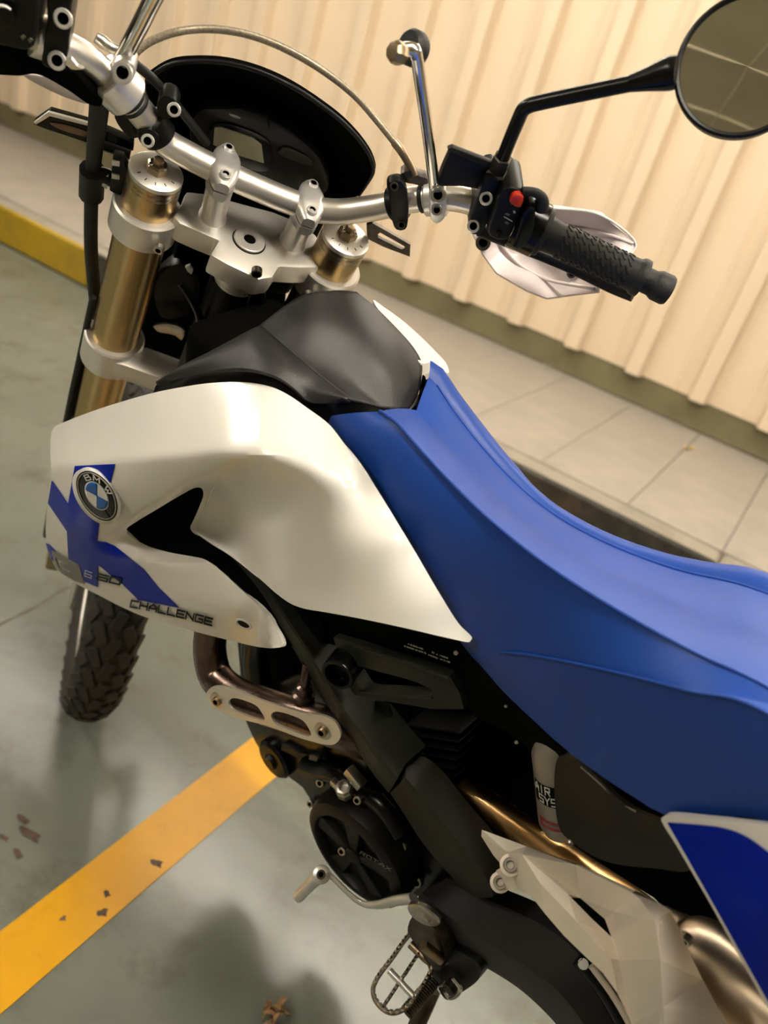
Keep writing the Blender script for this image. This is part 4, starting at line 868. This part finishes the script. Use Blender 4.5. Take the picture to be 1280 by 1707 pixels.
# ---- front wheel
AX = F(.06, 0, -.907)
fw_ = empty('front_wheel', moto)
prof = []
for a in np.linspace(-2.35, 2.35, 23): prof.append((.298 + .046 * math.cos(a), .046 * math.sin(a)))
tyre = lathe('tyre', AX, EL, [(.262, -.026)] + prof + [(.262, .026)], 'tyre_rubber', fw_, 96, sharp=60)
lathe('rim', AX, EL, [(.263, -.030), (.270, -.030), (.270, -.026), (.258, -.020), (.252, 0), (.258, .020), (.270, .026), (.270, .030), (.263, .030), (.246, .008), (.246, -.008), (.263, -.030)], 'bar_aluminium', fw_, 72)
lathe('hub', AX, EL, [(.012, -.075), (.022, -.07), (.032, -.045), (.032, -.035), (.022, -.03), (.022, .03), (.032, .035), (.032, .045), (.022, .07), (.012, .075)], 'black_plastic', fw_, 28)
lathe('axle', AX, EL, [(.0095, -.125), (.0095, .125)], 'polished_steel', fw_, 16)
lathe('brake_disc', AX + EL * .062, EL, [(.09, -.002), (.15, -.002), (.15, .002), (.09, .002), (.09, -.002)], 'zinc_bolt', fw_, 60)
for k in range(32):
    a = 2 * math.pi * k / 32; a2 = a + (.35 if k % 2 else -.35); s = 1 if (k // 2) % 2 else -1
    tube('spoke', [AX + EL * .04 * s + (EF * math.cos(a2) + EU * math.sin(a2)) * .032, AX + (EF * math.cos(a) + EU * math.sin(a)) * .25], .0017, 'zinc_bolt', fw_, 6)
blk = None
for col_, (lat, cnt, tw) in enumerate(((-.95, 44, .5), (-.48, 44, -.35), (0, 44, .3), (.48, 44, -.35), (.95, 44, .5))):
    for k in range(cnt):
        a = 2 * math.pi * (k + .5 * (col_ % 2)) / cnt; dr0 = EF * math.cos(a) + EU * math.sin(a); tg = -EF * math.sin(a) + EU * math.cos(a)
        dr = dr0 * math.cos(lat) + EL * math.sin(lat); lt = -dr0 * math.sin(lat) + EL * math.cos(lat); c_ = AX + dr0 * .298 + dr * .0455
        d1 = tg * math.cos(tw) + lt * math.sin(tw); d2 = np.cross(dr, d1)
        if blk is None: blk = box('tread_block', (0, 0, 0), (1, 0, 0), (0, 1, 0), (0, 0, 1), 'tyre_rubber', tyre, bevel=.2, bseg=1); o = blk
        else: o = bpy.data.objects.new('tread_block', blk.data); link(o, tyre)
        mm = Matrix.Identity(4)
        for j in range(3): mm[j][0] = d1[j] * .0185; mm[j][1] = d2[j] * .0088; mm[j][2] = dr[j] * .0045; mm[j][3] = c_[j]
        o.matrix_local = mm
# ---- engine, frame, exhaust and rear bodywork
def YB_(pts, y): return [Y(u, v, y) for u, v in pts]
nY = -YV
core = slab('inner_body', [(470, 1064), (500, 1018), (640, 1030), (790, 1062), (935, 1232), (1105, 1352), (1300, 1368), (1300, 1600), (1150, 1570), (1090, 1500), (900, 1425), (860, 1440), (845, 1478), (790, 1494), (700, 1490), (640, 1470), (570, 1400), (545, 1330), (480, 1290), (425, 1235), (408, 1185), (402, 1120), (400, 1066)], Y, -.02, nY * .07, 'matte_black', moto, bevel=.006, ostep=40)
air = panel('airbox_cover', [(470, 990), (600, 1025), (700, 1048), (790, 1066), (806, 1108), (838, 1152), (880, 1195), (935, 1250), (930, 1290), (860, 1230), (790, 1190), (770, 1160), (750, 1130), (600, 1085), (545, 1072), (500, 1050)],
            surf([(470, 990, .085), (600, 1030, .088), (700, 1050, .082), (790, 1066, .072), (880, 1195, .066), (935, 1250, .06), (860, 1230, .055), (770, 1160, .07), (600, 1085, .082), (700, 1090, .08)], 'y'), 'matte_black', moto, th=.01, step=20); tag(air, 'black airbox cover with tiny white print')
S_air = surf([(470, 990, .085), (600, 1030, .088), (700, 1050, .082), (790, 1066, .072), (880, 1195, .066), (935, 1250, .06), (860, 1230, .055), (770, 1160, .07), (600, 1085, .082), (700, 1090, .08)], 'y')
L_air = lift(S_air, .0012); rng = random.Random(7)
for (u0, v0, u1, v1) in ((681, 1072, 707, 1081), (675, 1075.5, 712, 1088), (721, 1085.5, 731, 1090.5), (734, 1091, 748, 1096), (715, 1090, 731, 1096), (733, 1096.5, 753, 1103.5)):
    nseg = int((u1 - u0) / 1.3); V = []; Fc = []
    for i in range(nseg):
        if rng.random() < .12: continue
        t = i / nseg; u = u0 + (u1 - u0) * t; v = v0 + (v1 - v0) * t; h = rng.choice((.9, 1.2, 1.5)); w = .9
        b = len(V); V += [L_air(u, v - h), L_air(u + w, v - h + .3), L_air(u + w, v + h + .3), L_air(u, v + h)]; Fc.append((b, b + 1, b + 2, b + 3))
    mesh_obj('fine_print', V, Fc, 'print_white', air, smooth=False)
lathe('rivet', L_air(761, 1087), toward(L_air(761, 1087)), [(.0022, -.001), (.0018, .001), (.001, .0014)], 'print_white', air, 10)
# frame spar
Lp = [(380, 925), (433, 989), (465, 1043), (499, 1099), (542, 1174), (571, 1218), (600, 1258), (624, 1293), (648, 1322)]
Rp = [(420, 920), (483, 1005), (503, 1032), (524, 1061), (556, 1112), (590, 1165), (628, 1212), (655, 1246), (677, 1272)]
n_ = 40
def rs(pts, y): C_ = cr([tuple(Y(u, v, y)) for u, v in pts], .004); d = np.concatenate([[0], np.cumsum(np.linalg.norm(np.diff(C_, axis=0), axis=1))]); return resamp(C_, d, n_)
rL = rs(Lp, .088); rR = rs(Rp, .090); rM = rs([(a * .62 + c * .38, b * .62 + d * .38) for (a, b), (c, d) in zip(Lp, Rp)], .108)
rM2 = rs([(a * .5 + c * .5, b * .5 + d * .5) for (a, b), (c, d) in zip(Lp, Rp)], .107)
spar = loft('frame_spar', [rL, rM, rM2, rR, rR + nY * .03, rL + nY * .03], 'frame_paint', moto, close=True, sharp=25, caps=True); tag(spar, 'dark green grey frame spar')
bz = Y(549, 1128, .118)
lathe('spar_boss', bz + nY * .02, (CB - bz) * .0 + np.array([-.35, 1, .15]), [(.0175, -.012), (.0175, .014), (.0165, .016), (.0135, .016), (.0125, .004), (.001, .003)], 'gloss_black', spar, 32)
gus = panel('frame_gusset', cc([(556, 1062), (600, 1074), (660, 1094), (750, 1128), (766, 1155), (773, 1182), (720, 1182), (640, 1168), (590, 1158), (572, 1130)]),
            surf([(556, 1062, .093), (660, 1094, .090), (750, 1128, .082), (773, 1182, .078), (640, 1168, .090), (590, 1158, .094), (660, 1130, .092)], 'y'), 'frame_paint', moto, th=.014, step=18, holes=[[(586, 1112), (640, 1122), (700, 1140), (722, 1154), (716, 1161), (660, 1158), (606, 1150)]])
tube('gusset_edge', [Y(u, v, .092) for u, v in ((590, 1078), (660, 1099), (748, 1131))], .0016, 'frame_paint', gus, 8)
tube('gusset_edge', [Y(u, v, .093) for u, v in ((600, 1152), (660, 1160), (720, 1163))], .0016, 'frame_paint', gus, 8)
br = panel('engine_bracket', cc([(600, 1165), (640, 1170), (650, 1200), (690, 1260), (680, 1275), (640, 1225)]), lambda u, v: Y(u, v, .072), 'frame_paint', moto, th=.006, step=15)
q = Y(632, 1192, .074); bolt(q, toward(q), .006, 'zinc_bolt', br)
# brown frame plate
n_ = 30
pL = rs([(650, 1322), (674, 1358), (702, 1402), (742, 1450), (780, 1488), (800, 1498)], .088); pM = rs([(668, 1304), (705, 1345), (745, 1396), (785, 1446), (808, 1478), (818, 1496)], .106)
pM2 = rs([(675, 1295), (712, 1338), (752, 1388), (792, 1438), (814, 1470), (822, 1494)], .1055); pR = rs([(679, 1270), (702, 1281), (724, 1301), (762, 1349), (805, 1400), (842, 1452), (852, 1478)], .084)
fpl = loft('frame_plate', [pL, pM, pM2, pR, pR + nY * .014, pL + nY * .014], 'frame_brown', moto, close=True, sharp=14, caps=True); tag(fpl, 'dark brown cast frame plate')
# cylinder with fins
cyl = slab('cylinder', [(660, 1180), (790, 1190), (800, 1260), (770, 1300), (690, 1260)], Y, .02, nY * .08, 'matte_black', moto, bevel=.003, ostep=30)
for i in range(6):
    v = 1190 + i * 15; box('cooling_fin', (Y(700, v, .03) + Y(790, v + 12, .03)) / 2, (Y(790, v + 12, .03) - Y(700 + i * 4, v, .03)) / 2, (0, .022, 0), (0, 0, .0016), 'black_plastic', cyl, bevel=.0006, bseg=1)
# engine block
eng = slab('engine_block', [(404, 1178), (418, 1228), (442, 1265), (478, 1297), (503, 1316), (520, 1345), (560, 1400), (640, 1486), (700, 1498), (765, 1490), (712, 1400), (650, 1316), (575, 1228), (500, 1185), (440, 1160)], Y, .065, nY * .13, 'gloss_black', moto, bevel=.008, ostep=14); tag(eng, 'glossy black engine block')
lathe('water_pump', Y(462, 1262, .066), YV, [(.03, -.004), (.03, .006), (.026, .010), (.012, .011), (.010, .016), (.002, .016)], 'gloss_black', eng, 28)
slab('gasket_edge', cc([(470, 1240), (500, 1256), (540, 1262), (545, 1270), (500, 1266), (468, 1250)]), Y, .072, nY * .008, 'black_plastic', eng, bevel=.001)
slab('hose_clip', cc([(516, 1258), (530, 1262), (528, 1270), (514, 1266)]), Y, .079, nY * .004, 'print_grey', eng, bevel=.0006)
tube('coolant_pipe', YB_([(510, 1275), (535, 1285), (560, 1290), (590, 1310), (640, 1345), (668, 1390)], .078), .012, 'gloss_black', eng, 14)
# alternator cover with star recess
ac = Y(608, 1408, .085); AR = .078
an = np.array([-.05, 1.0, .02]); an /= np.linalg.norm(an)
alt = lathe('alternator_cover', ac, an, [(AR, -.03), (AR, .010), (AR * .95, .020), (AR * .84, .0245), (AR * .78, .0245), (AR * .76, .0225), (AR * .74, .012), (AR * .10, .010), (.001, .010)], 'black_plastic', eng, 64)
ax_, ay_, _ = basis(an)
for k in range(5):
    a = 2 * math.pi * k / 5 + .5; d1 = ax_ * math.cos(a) + ay_ * math.sin(a); d2 = np.cross(an, d1)
    V = []
    for h, s_ in ((.008, 1.25), (.0205, 1.0)):
        V += [ac + an * h + d1 * r_ * AR + d2 * w * s_ * AR for r_, w in ((.04, .05), (.76, .17), (.76, -.17), (.04, -.05))]
    mesh_obj('star_arm', V, [(0, 1, 2, 3), (7, 6, 5, 4), (0, 4, 5, 1), (1, 5, 6, 2), (2, 6, 7, 3), (3, 7, 4, 0)], 'black_plastic', eng, smooth=False, bevel=.0015)
lathe('cover_hub', ac, an, [(.012, .008), (.012, .022), (.009, .0235), (.001, .024)], 'black_plastic', eng, 24)
al0, al1 = Y(600, 1423, .11), Y(650, 1452, .11)
lettering('engine_mark', 'ROTAX', lambda s, t: al0 + (al1 - al0) * s + np.cross((al1 - al0) / np.linalg.norm(al1 - al0), -toward(al0)) * .004 * t, 'print_grey', eng, .14, .5)
for u, v, y, r in ((535, 1304, .085, .0055), (518, 1339, .07, .005), (597, 1333, .092, .0052), (671, 1410, .078, .0062), (697, 1470, .075, .0062), (571, 1418, .108, .005)):
    q = Y(u, v, y); bolt(q, toward(q) * .5 + np.array([0, .6, 0]), r, 'zinc_bolt', eng)
fit = lathe('oil_fitting', Y(575, 1318, .095), Y(578, 1290, .095) - Y(575, 1318, .095) + YV * .01, [(.011, -.004), (.011, .006), (.009, .008), (.009, .013), (.006, .014), (.005, .008), (.001, .008)], 'zinc_bolt', eng, 8, sharp=25)
box('fitting_arm', Y(592, 1296, .09), (.012, 0, .004), (0, .006, 0), (-.002, 0, .007), 'zinc_bolt', eng, bevel=.002)
box('fitting_arm', Y(562, 1308, .09), (.008, 0, 0), (0, .005, 0), (0, 0, .005), 'zinc_bolt', eng, bevel=.002)
for u, v in ((615, 1345), (638, 1322), (645, 1330)): tube('case_rib', [Y(u, v, .085), Y(u + 14, v + 16, .082)], .0014, 'gloss_black', eng, 6)
# header pipe, heat shield, sensor
hp = tube('header_pipe', [Y(u, v, y) for u, v, y in ((362, 1000, .085), (352, 1050, .10), (350, 1090, .11), (360, 1128, .117), (388, 1154, .119), (430, 1173, .115), (500, 1195, .105), (560, 1215, .092), (620, 1240, .06))], [.019, .020, .0205, .021, .021, .021, .021, .021, .02], 'brown_steel', moto, 24); tag(hp, 'brown heat tinted header pipe')
def CA(*p): return [(280 + a / 3.2, 980 + b / 3.2) for a, b in p]
S_hs = surf([(344, 1160, .150), (374, 1144, .146), (436, 1168, .139), (499, 1186, .128), (549, 1196, .118), (567, 1230, .117), (514, 1235, .127), (449, 1211, .139), (405, 1199, .146), (367, 1186, .150), (450, 1190, .139), (360, 1165, .149)], 'y', 1e-2)
hs = panel('heat_shield', CA((205, 565), (230, 532), (300, 525), (500, 600), (700, 660), (850, 690), (900, 728), (920, 795), (885, 835), (750, 815), (540, 740), (400, 702), (280, 660), (215, 612)), S_hs, 'cast_aluminium', moto, th=.0025, step=10, ostep=4,
           holes=[CA((322, 605), (345, 588), (465, 625), (490, 650), (515, 705), (400, 675), (335, 640)), CA((550, 675), (572, 660), (700, 697), (735, 725), (762, 790), (650, 758), (570, 722))]); tag(hs, 'silver slotted exhaust heat shield')
for u, v in ((363.5, 1167), (539, 1218)):
    q = S_hs(u, v); nn = np.array([-.3, 1, .25]); lathe('shield_washer', q, nn, [(.0105, -.001), (.0105, .0012), (.0085, .0016), (.006, .0014)], 'zinc_bolt', hs, 20); bolt(q + nn * .0012, nn, .0056, 'bronze_nut', hs)
sq = Y(503, 1186, .10); lathe('oxygen_sensor', sq, Y(511, 1118, .09) - sq, [(.017, -.004), (.017, .008), (.011, .010), (.011, .018), (.013, .019), (.013, .025), (.009, .027), (.009, .036), (.0055, .038), (.0055, .07)], 'brown_steel', moto, 18)
tube('radiator_hose', YB_([(430, 1050), (425, 1090), (432, 1140), (440, 1170)], .05), .018, 'gloss_black', moto, 16)
tube('down_tube', YB_([(415, 1040), (420, 1100), (425, 1180)], .02), .018, 'black_plastic', moto, 16)
# shift lever
def S3(u, v, y): return Y(u, v, y)
lev = tube('shift_lever', [S3(538, 1449, .132), S3(556, 1465, .130), S3(585, 1493, .126), S3(604, 1506, .122), S3(630, 1508, .116), S3(662, 1501, .110), S3(690, 1498, .105)], [.0055, .005, .005, .0055, .0065, .0075, .0085], 'clamp_silver', moto, 14, flat=.55, flat_dir=(0, 1, 0)); tag(lev, 'silver gear shift lever')
tube('toe_piece', [S3(498, 1494, .148), S3(515, 1477, .142), S3(536, 1456, .135)], [.0078, .0078, .0085], 'clamp_silver', lev, 18)
lathe('lever_eye', S3(536, 1458, .138), (CB - S3(536, 1458, .138)), [(.011, -.006), (.011, .002), (.0095, .003)], 'clamp_silver', lev, 24); q = S3(535, 1458, .143); bolt(q, toward(q), .0055, 'dark_steel', lev)
# swingarm
n_ = 36
wT = rs([(738, 1470), (770, 1481), (820, 1503), (862, 1521), (910, 1546), (950, 1576), (985, 1616), (1012, 1660), (1035, 1707), (1060, 1760)], .072); wG = rs([(704, 1490), (735, 1518), (790, 1558), (860, 1600), (920, 1643), (960, 1688), (1003, 1760)], .101)
wG2 = rs([(698, 1494), (731, 1523), (786, 1564), (856, 1606), (916, 1649), (956, 1694), (996, 1760)], .101); wB = rs([(690, 1506), (712, 1543), (745, 1575), (800, 1607), (870, 1652), (925, 1705), (965, 1760)], .086)
swg = loft('swingarm', [wT, wG, wG2, wB, wB + nY * .04, wT + nY * .02], 'swingarm_paint', moto, close=True, sharp=14, caps=True); tag(swg, 'dark grey boxed swingarm')
tube('chain_guard', YB_([(965, 1598), (1000, 1640), (1030, 1690), (1060, 1750)], .082), .008, 'gloss_black', moto, 10)
tube('chain_guard_rail', YB_([(985, 1610), (1018, 1655), (1045, 1700), (1070, 1750)], .092), .003, 'champagne_paint', moto, 8)
q = Y(972, 1607, .085); lathe('guard_screw', q, toward(q), [(.005, -.003), (.005, .002), (.003, .003)], 'print_white', swg, 12)
# heel plate
HQ = [(803, 1383, .116), (878, 1411, .108), (960, 1442, .106), (1053, 1488, .106), (1103, 1508, .110), (1118, 1518, .112), (1130, 1543, .114), (1142, 1574, .116), (1171, 1633, .119), (1210, 1704, .122), (1240, 1760, .125),
      (1105, 1760, .178), (1085, 1760, .160), (1053, 1707, .155), (1030, 1657, .150), (1005, 1622, .146), (975, 1594, .144), (940, 1560, .142), (909, 1524, .138), (885, 1493, .132), (862, 1484, .130), (840, 1482, .128), (827, 1472, .126), (823, 1462, .125), (827, 1451, .124), (838, 1444, .124), (823, 1427, .122), (802, 1394, .119),
      (870, 1424, .124), (946, 1490, .123), (967, 1497, .113), (1008, 1532, .114), (1019, 1562, .118), (985, 1530, .123), (900, 1472, .130), (960, 1535, .136), (1018, 1598, .140), (1024, 1520, .113), (1065, 1497, .111), (1092, 1535, .142), (1101, 1600, .158), (1105, 1680, .168), (1032, 1600, .134), (860, 1442, .126), (845, 1420, .122)]
S_hp = surf(HQ, 'y', 2e-2)
hpl = facet('heel_plate', HQ, list(range(0, 11)) + list(range(11, 28)), [(0, 44, 28, 30), (28, 29), (28, 34, 35, 36, 14), (31, 37, 38, 4), (37, 39), (38, 39, 40, 41, 11), (39, 5), (37, 42, 13), (32, 42), (43, 34), (25, 43)], 'champagne_paint', moto, th=.005, holes=[[29, 30, 31, 32, 33]], sharp=9); tag(hpl, 'pale champagne heel plate')
slab('slot_backing', [(925, 1470), (985, 1500), (1030, 1530), (1045, 1590), (1000, 1570), (950, 1520)], Y, .075, nY * .006, 'matte_black', moto, bevel=.001)  # black sheet added behind the heel plate slot to darken it
for u, v in ((852, 1441), (835, 1470)): q = lift(S_hp, .001)(u, v); lathe('plate_washer', q, toward(q), [(.009, -.002), (.009, .0012), (.006, .0016)], 'champagne_paint', hpl, 20); bolt(q, toward(q), .0062, 'zinc_bolt', hpl)
# exhaust pipe and silencer
exh = tube('exhaust_pipe', [Y(u, v, y) for u, v, y in ((680, 1238, .03), (735, 1288, .035), (790, 1331, .04), (850, 1375, .045), (910, 1416, .05), (980, 1465, .055), (1060, 1520, .06), (1120, 1570, .06))], .0178, 'heated_titanium', moto, 24); tag(exh, 'bronze heat tinted exhaust pipe')
p0, p1 = Y(832, 1362, .043), Y(846, 1372, .044)
lathe('pipe_clamp', p0, p1 - p0, [(.016, -.006), (.0185, -.006), (.0185, -.001), (.0172, 0), (.0172, .003), (.0185, .004), (.0185, .009), (.016, .009)], 'heated_titanium', exh, 28)
tube('silencer', [Y(u, v, y) for u, v, y in ((1090, 1535, .055), (1130, 1575, .06), (1160, 1600, .065), (1260, 1680, .075), (1400, 1790, .09))], [.017, .028, .036, .038, .040], 'silencer_steel', moto, 32)
bolt(Y(1143, 1565, .095), YV, .005, 'zinc_bolt', moto, 'silencer_bolt')
# shock reservoir with label
r0, r1 = Y(925, 1238, .045), Y(938, 1385, .045); ra = (r1 - r0) / np.linalg.norm(r1 - r0); rh = np.linalg.norm(r1 - r0)
rsv = lathe('shock_reservoir', r0, ra, [(.010, -.01), (.017, -.004), (.0215, .012), (.0215, rh - .015), (.018, rh - .004), (.01, rh)], 'reservoir_silver', moto, 36)
cu = toward((r0 + r1) / 2); cu -= ra * (cu @ ra); cu /= np.linalg.norm(cu); cs = np.cross(ra, cu)
def cylp(a, h, r=.0218): return r0 + ra * h + (cu * math.cos(a) + cs * math.sin(a)) * r
sgn = 1 if (RC @ (BM @ cs))[0] > 0 else -1
def band(name, a0, a1, h0, h1, m, r): 
    N = 14; V = [cylp(sgn * (a0 + (a1 - a0) * i / N), h, r) for h in (h0, h1) for i in range(N + 1)]
    return mesh_obj(name, V, [(i, i + 1, N + 2 + i, N + 1 + i) for i in range(N)], m, rsv)
band('label_band', -1.25, .6, rh * .30, rh * .53, 'print_black', .0217); band('red_band', -1.1, .6, rh * .70, rh * .80, 'red_print', .0217); band('red_stripe', -.9, .6, rh * .735, rh * .765, 'print_grey', .0218)
lettering('label_text', 'AIR D', lambda s, t: cylp(sgn * (-1.15 + 1.3 * s), rh * (.40 - .08 * t), .0219), 'print_white', rsv, .16, .3, .8)
lettering('label_text', 'SYST', lambda s, t: cylp(sgn * (-.95 + 1.1 * s), rh * (.51 - .08 * t), .0219), 'print_white', rsv, .16, .3, .8)
# dark brown rear side panel
rp = panel('rear_side_panel', [(931, 1262), (950, 1264), (975, 1277), (1000, 1300), (1024, 1326), (1060, 1352), (1110, 1374), (1150, 1400), (1150, 1450), (1095, 1448), (1010, 1436), (955, 1405), (932, 1380)], surf([(931, 1262, .072), (975, 1277, .078), (1060, 1352, .080), (1150, 1400, .085), (1095, 1448, .075), (1010, 1436, .070), (932, 1380, .068), (1020, 1390, .082)], 'y'), 'frame_brown', moto, th=.004, step=14)
tube('edge_highlight', [Y(u, v, .080) for u, v in ((968, 1278), (1000, 1306), (1030, 1334), (1060, 1353))], .0009, 'zinc_bolt', rp, 6)  # thin bright tube modelled as the highlight along the panel's top edge
for u, v, r in ((951, 1405, .003), (843, 1177, .0015), (861, 1237, .002)): q = Y(u, v, .07); lathe('clip', q, toward(q), [(r, -.002), (r, .001), (r * .5, .002)], 'zinc_bolt', moto, 12)
# tail panel with blue graphic
S_tp = surf([(1103, 1362, .098), (1280, 1374, .105), (1420, 1395, .115), (1190, 1515, .110), (1270, 1665, .118), (1320, 1760, .122), (1440, 1760, .135), (1280, 1520, .122)], 'y')
tp = panel('tail_panel', [(1102, 1364), (1108, 1360), (1180, 1365), (1280, 1375), (1420, 1392), (1500, 1600), (1500, 1800), (1345, 1800), (1280, 1682), (1190, 1518), (1130, 1414)], S_tp, 'white_plastic', moto, th=.005, step=16); tag(tp, 'white tail panel with blue graphic')
decal('tail_graphic', [[(1114, 1370, 'c'), (1165, 1374), (1205, 1379), (1240, 1391), (1280, 1418), (1400, 1520), (1490, 1620, 'c'), (1490, 1790, 'c'), (1352, 1790, 'c'), (1280, 1664), (1195, 1512)]], S_tp, 'blue_decal', tp, d=.0014, step=14)
# footpeg
PZv = .40
peg = empty('footpeg', moto)
def ZP(*p): return [PZ(560 + a / 4.267, 1400 + b / 4.267, PZv) for a, b in p]
loop = ZP((700, 880), (640, 1000), (580, 1090), (520, 1180), (450, 1222), (390, 1232), (330, 1202), (280, 1140), (263, 1070), (290, 990), (400, 840), (500, 700), (560, 640))
LC = cr([tuple(p) for p in loop], .003)
tube('peg_rail', loop, .0028, 'bronze_nut', peg, 8)
tube('peg_rail', ZP((580, 820), (460, 1000), (340, 1180)), .0022, 'dark_steel', peg, 8)
tube('peg_bridge', ZP((380, 930), (550, 1110)), .0042, 'clamp_silver', peg, 8)
tube('peg_bridge', ZP((530, 740), (660, 860), (700, 880)), .0055, 'bronze_nut', peg, 8)
zb = np.array([0, 0, 1.0]); tooth = None
for i in range(2, len(LC) - 1, 2):
    c_ = LC[i] + zb * .004; t_ = LC[min(i + 1, len(LC) - 1)] - LC[i - 1]; t_ /= np.linalg.norm(t_); s_ = np.cross(zb, t_)
    if tooth is None: tooth = box('peg_tooth', (0, 0, 0), (1, 0, 0), (0, 1, 0), (0, 0, 1), 'polished_steel', peg, bevel=.35, bseg=1); o = tooth
    else: o = bpy.data.objects.new('peg_tooth', tooth.data); link(o, peg)
    mm = Matrix.Identity(4)
    for j in range(3): mm[j][0] = t_[j] * .0020; mm[j][1] = s_[j] * .0020; mm[j][2] = zb[j] * .0042; mm[j][3] = c_[j]
    o.matrix_local = mm
mid = cr([tuple(p) for p in ZP((580, 820), (460, 1000), (340, 1180))], .0055)
for c0 in mid:
    o = bpy.data.objects.new('peg_tooth', tooth.data); link(o, peg); mm = Matrix.Diagonal((.0017, .0017, .003, 1)); mm.translation = c0 + zb * .003; o.matrix_local = mm
hin = slab('peg_hinge', [(678, 1552), (690, 1525), (715, 1540), (735, 1570), (740, 1600), (728, 1622), (712, 1600), (692, 1575)], Y, .115, nY * .035, 'dark_steel', peg, bevel=.004)
q = Y(707, 1524, .118); wa = np.array([-.35, 1, -.05]); lathe('pivot_washer', q, wa, [(.019, -.003), (.019, .001), (.017, .003), (.009, .003), (.007, .006), (.002, .0065)], 'zinc_bolt', peg, 32)
tube('hinge_pin', [Y(705, 1575, .13), Y(735, 1600, .12)], .006, 'bronze_nut', peg, 12)
brk = slab('peg_bracket', [(700, 1575), (745, 1578), (800, 1612), (798, 1632), (770, 1655), (745, 1668), (725, 1640), (712, 1610)], Y, .10, nY * .03, 'black_plastic', moto, bevel=.004)
H0, H1 = PZ(676, 1690, PZv - .01), PZ(724, 1634, PZv - .005); hx, hy, hd = basis(H1 - H0); HL = np.linalg.norm(H1 - H0)
tube('peg_spring', [H0 + hd * HL * t + (hx * math.cos(t * 2 * math.pi * 16) + hy * math.sin(t * 2 * math.pi * 16)) * .0075 for t in np.linspace(0, 1, 320)], .0014, 'dark_steel', peg, 6, smooth=False)
tube('spring_hook', [PZ(u, v, PZv) for u, v in ((728, 1645), (740, 1640), (741, 1628), (736, 1622))], .0016, 'polished_steel', peg, 8)
tube('spring_hook', [Y(u, v, .118) for u, v in ((755, 1630), (766, 1645), (762, 1658), (748, 1662), (742, 1652))], .0028, 'polished_steel', brk, 10)
lathe('bracket_boss', Y(753, 1645, .112), YV, [(.008, -.006), (.008, .006), (.005, .007)], 'dark_steel', brk, 18)
# side stand, far footpeg side, rear wheel and rear frame (mostly out of frame)
def W2B(p): return BM.T @ (np.array(p) - BO)
sp0 = Y(720, 1650, .085); foot = (BM @ sp0 + BO) + np.array([-.06, .17, 0]); foot[2] = .008
std = tube('side_stand', [sp0, sp0 + (W2B(foot) - sp0) * .5 + np.array([.01, .005, 0]), W2B(foot)], [.011, .0095, .0095], 'dark_steel', moto, 14)
box('stand_foot', W2B(foot - np.array([0, 0, .003])), BM.T @ np.array([.035, 0, 0]), BM.T @ np.array([0, .02, 0]), BM.T @ np.array([0, 0, .004]), 'dark_steel', std, bevel=.001)
RA = np.array([-1.53, 0, .325]); rw = empty('rear_wheel', moto); LT = np.array([0, 1.0, 0]); XF = np.array([1.0, 0, 0])
prof = [(.265 + .060 * math.cos(a), .064 * math.sin(a)) for a in np.linspace(-2.3, 2.3, 21)]
lathe('tyre', RA, LT, [(.228, -.035)] + prof + [(.228, .035)], 'tyre_rubber', rw, 80, sharp=60)
lathe('rim', RA, LT, [(.226, -.042), (.236, -.042), (.222, -.028), (.216, 0), (.222, .028), (.236, .042), (.226, .042), (.206, .01), (.206, -.01), (.226, -.042)], 'bar_aluminium', rw, 64)
lathe('hub', RA, LT, [(.015, -.1), (.03, -.09), (.045, -.05), (.03, -.04), (.03, .04), (.045, .05), (.03, .09), (.015, .1)], 'black_plastic', rw, 28)
for k in range(28):
    a = 2 * math.pi * k / 28; a2 = a + (.35 if k % 2 else -.35); s = 1 if (k // 2) % 2 else -1
    tube('spoke', [RA + LT * .05 * s + (XF * math.cos(a2) + zb * math.sin(a2)) * .04, RA + (XF * math.cos(a) + zb * math.sin(a)) * .212], .002, 'zinc_bolt', rw, 6)
_e = (wT[-1] + wB[-1]) / 2 + nY * .02
for s in (1, -1): tube('swingarm_leg', [_e * np.array([1, s, 1]), (_e * np.array([1, s, 1]) + RA + LT * .115 * s) / 2, RA + LT * .115 * s], [.03, .026, .022], 'swingarm_paint', moto, 14, flat=.6, flat_dir=LT)
tube('pivot_tube', [np.array([-.865, -.1, .5]), np.array([-.865, .06, .5])], .028, 'swingarm_paint', moto, 16)
loft('rear_fender', [[np.array([x, y * (1 - .3 * (t - .5) ** 2), z]) for t, x, z in [(i / 12, -1.1 - .85 * i / 12, .93 + .06 * math.sin(i / 12 * 2.6) - .06 * (i / 12) ** 2) for i in range(13)]] for y in (-.10, -.085, 0, .085, .10)], 'white_plastic', moto)
box('subframe', (-1.2, 0, .88), (.18, 0, .02), (0, .05, 0), (0, 0, .03), 'matte_black', moto, bevel=.01)
# left grip and lever, out of frame on the far left
g0, g1 = lm[0] - (lm[1] - lm[0]) * 0, lm[2]
lathe('left_grip', lm[2], lm[0] - lm[2], [(.017, -.005), (.0165, .002), (.016, .01), (.016, np.linalg.norm(lm[0] - lm[2]) - .03), (.019, np.linalg.norm(lm[0] - lm[2]) - .02), (.013, np.linalg.norm(lm[0] - lm[2]))], 'rubber', moto, 28)
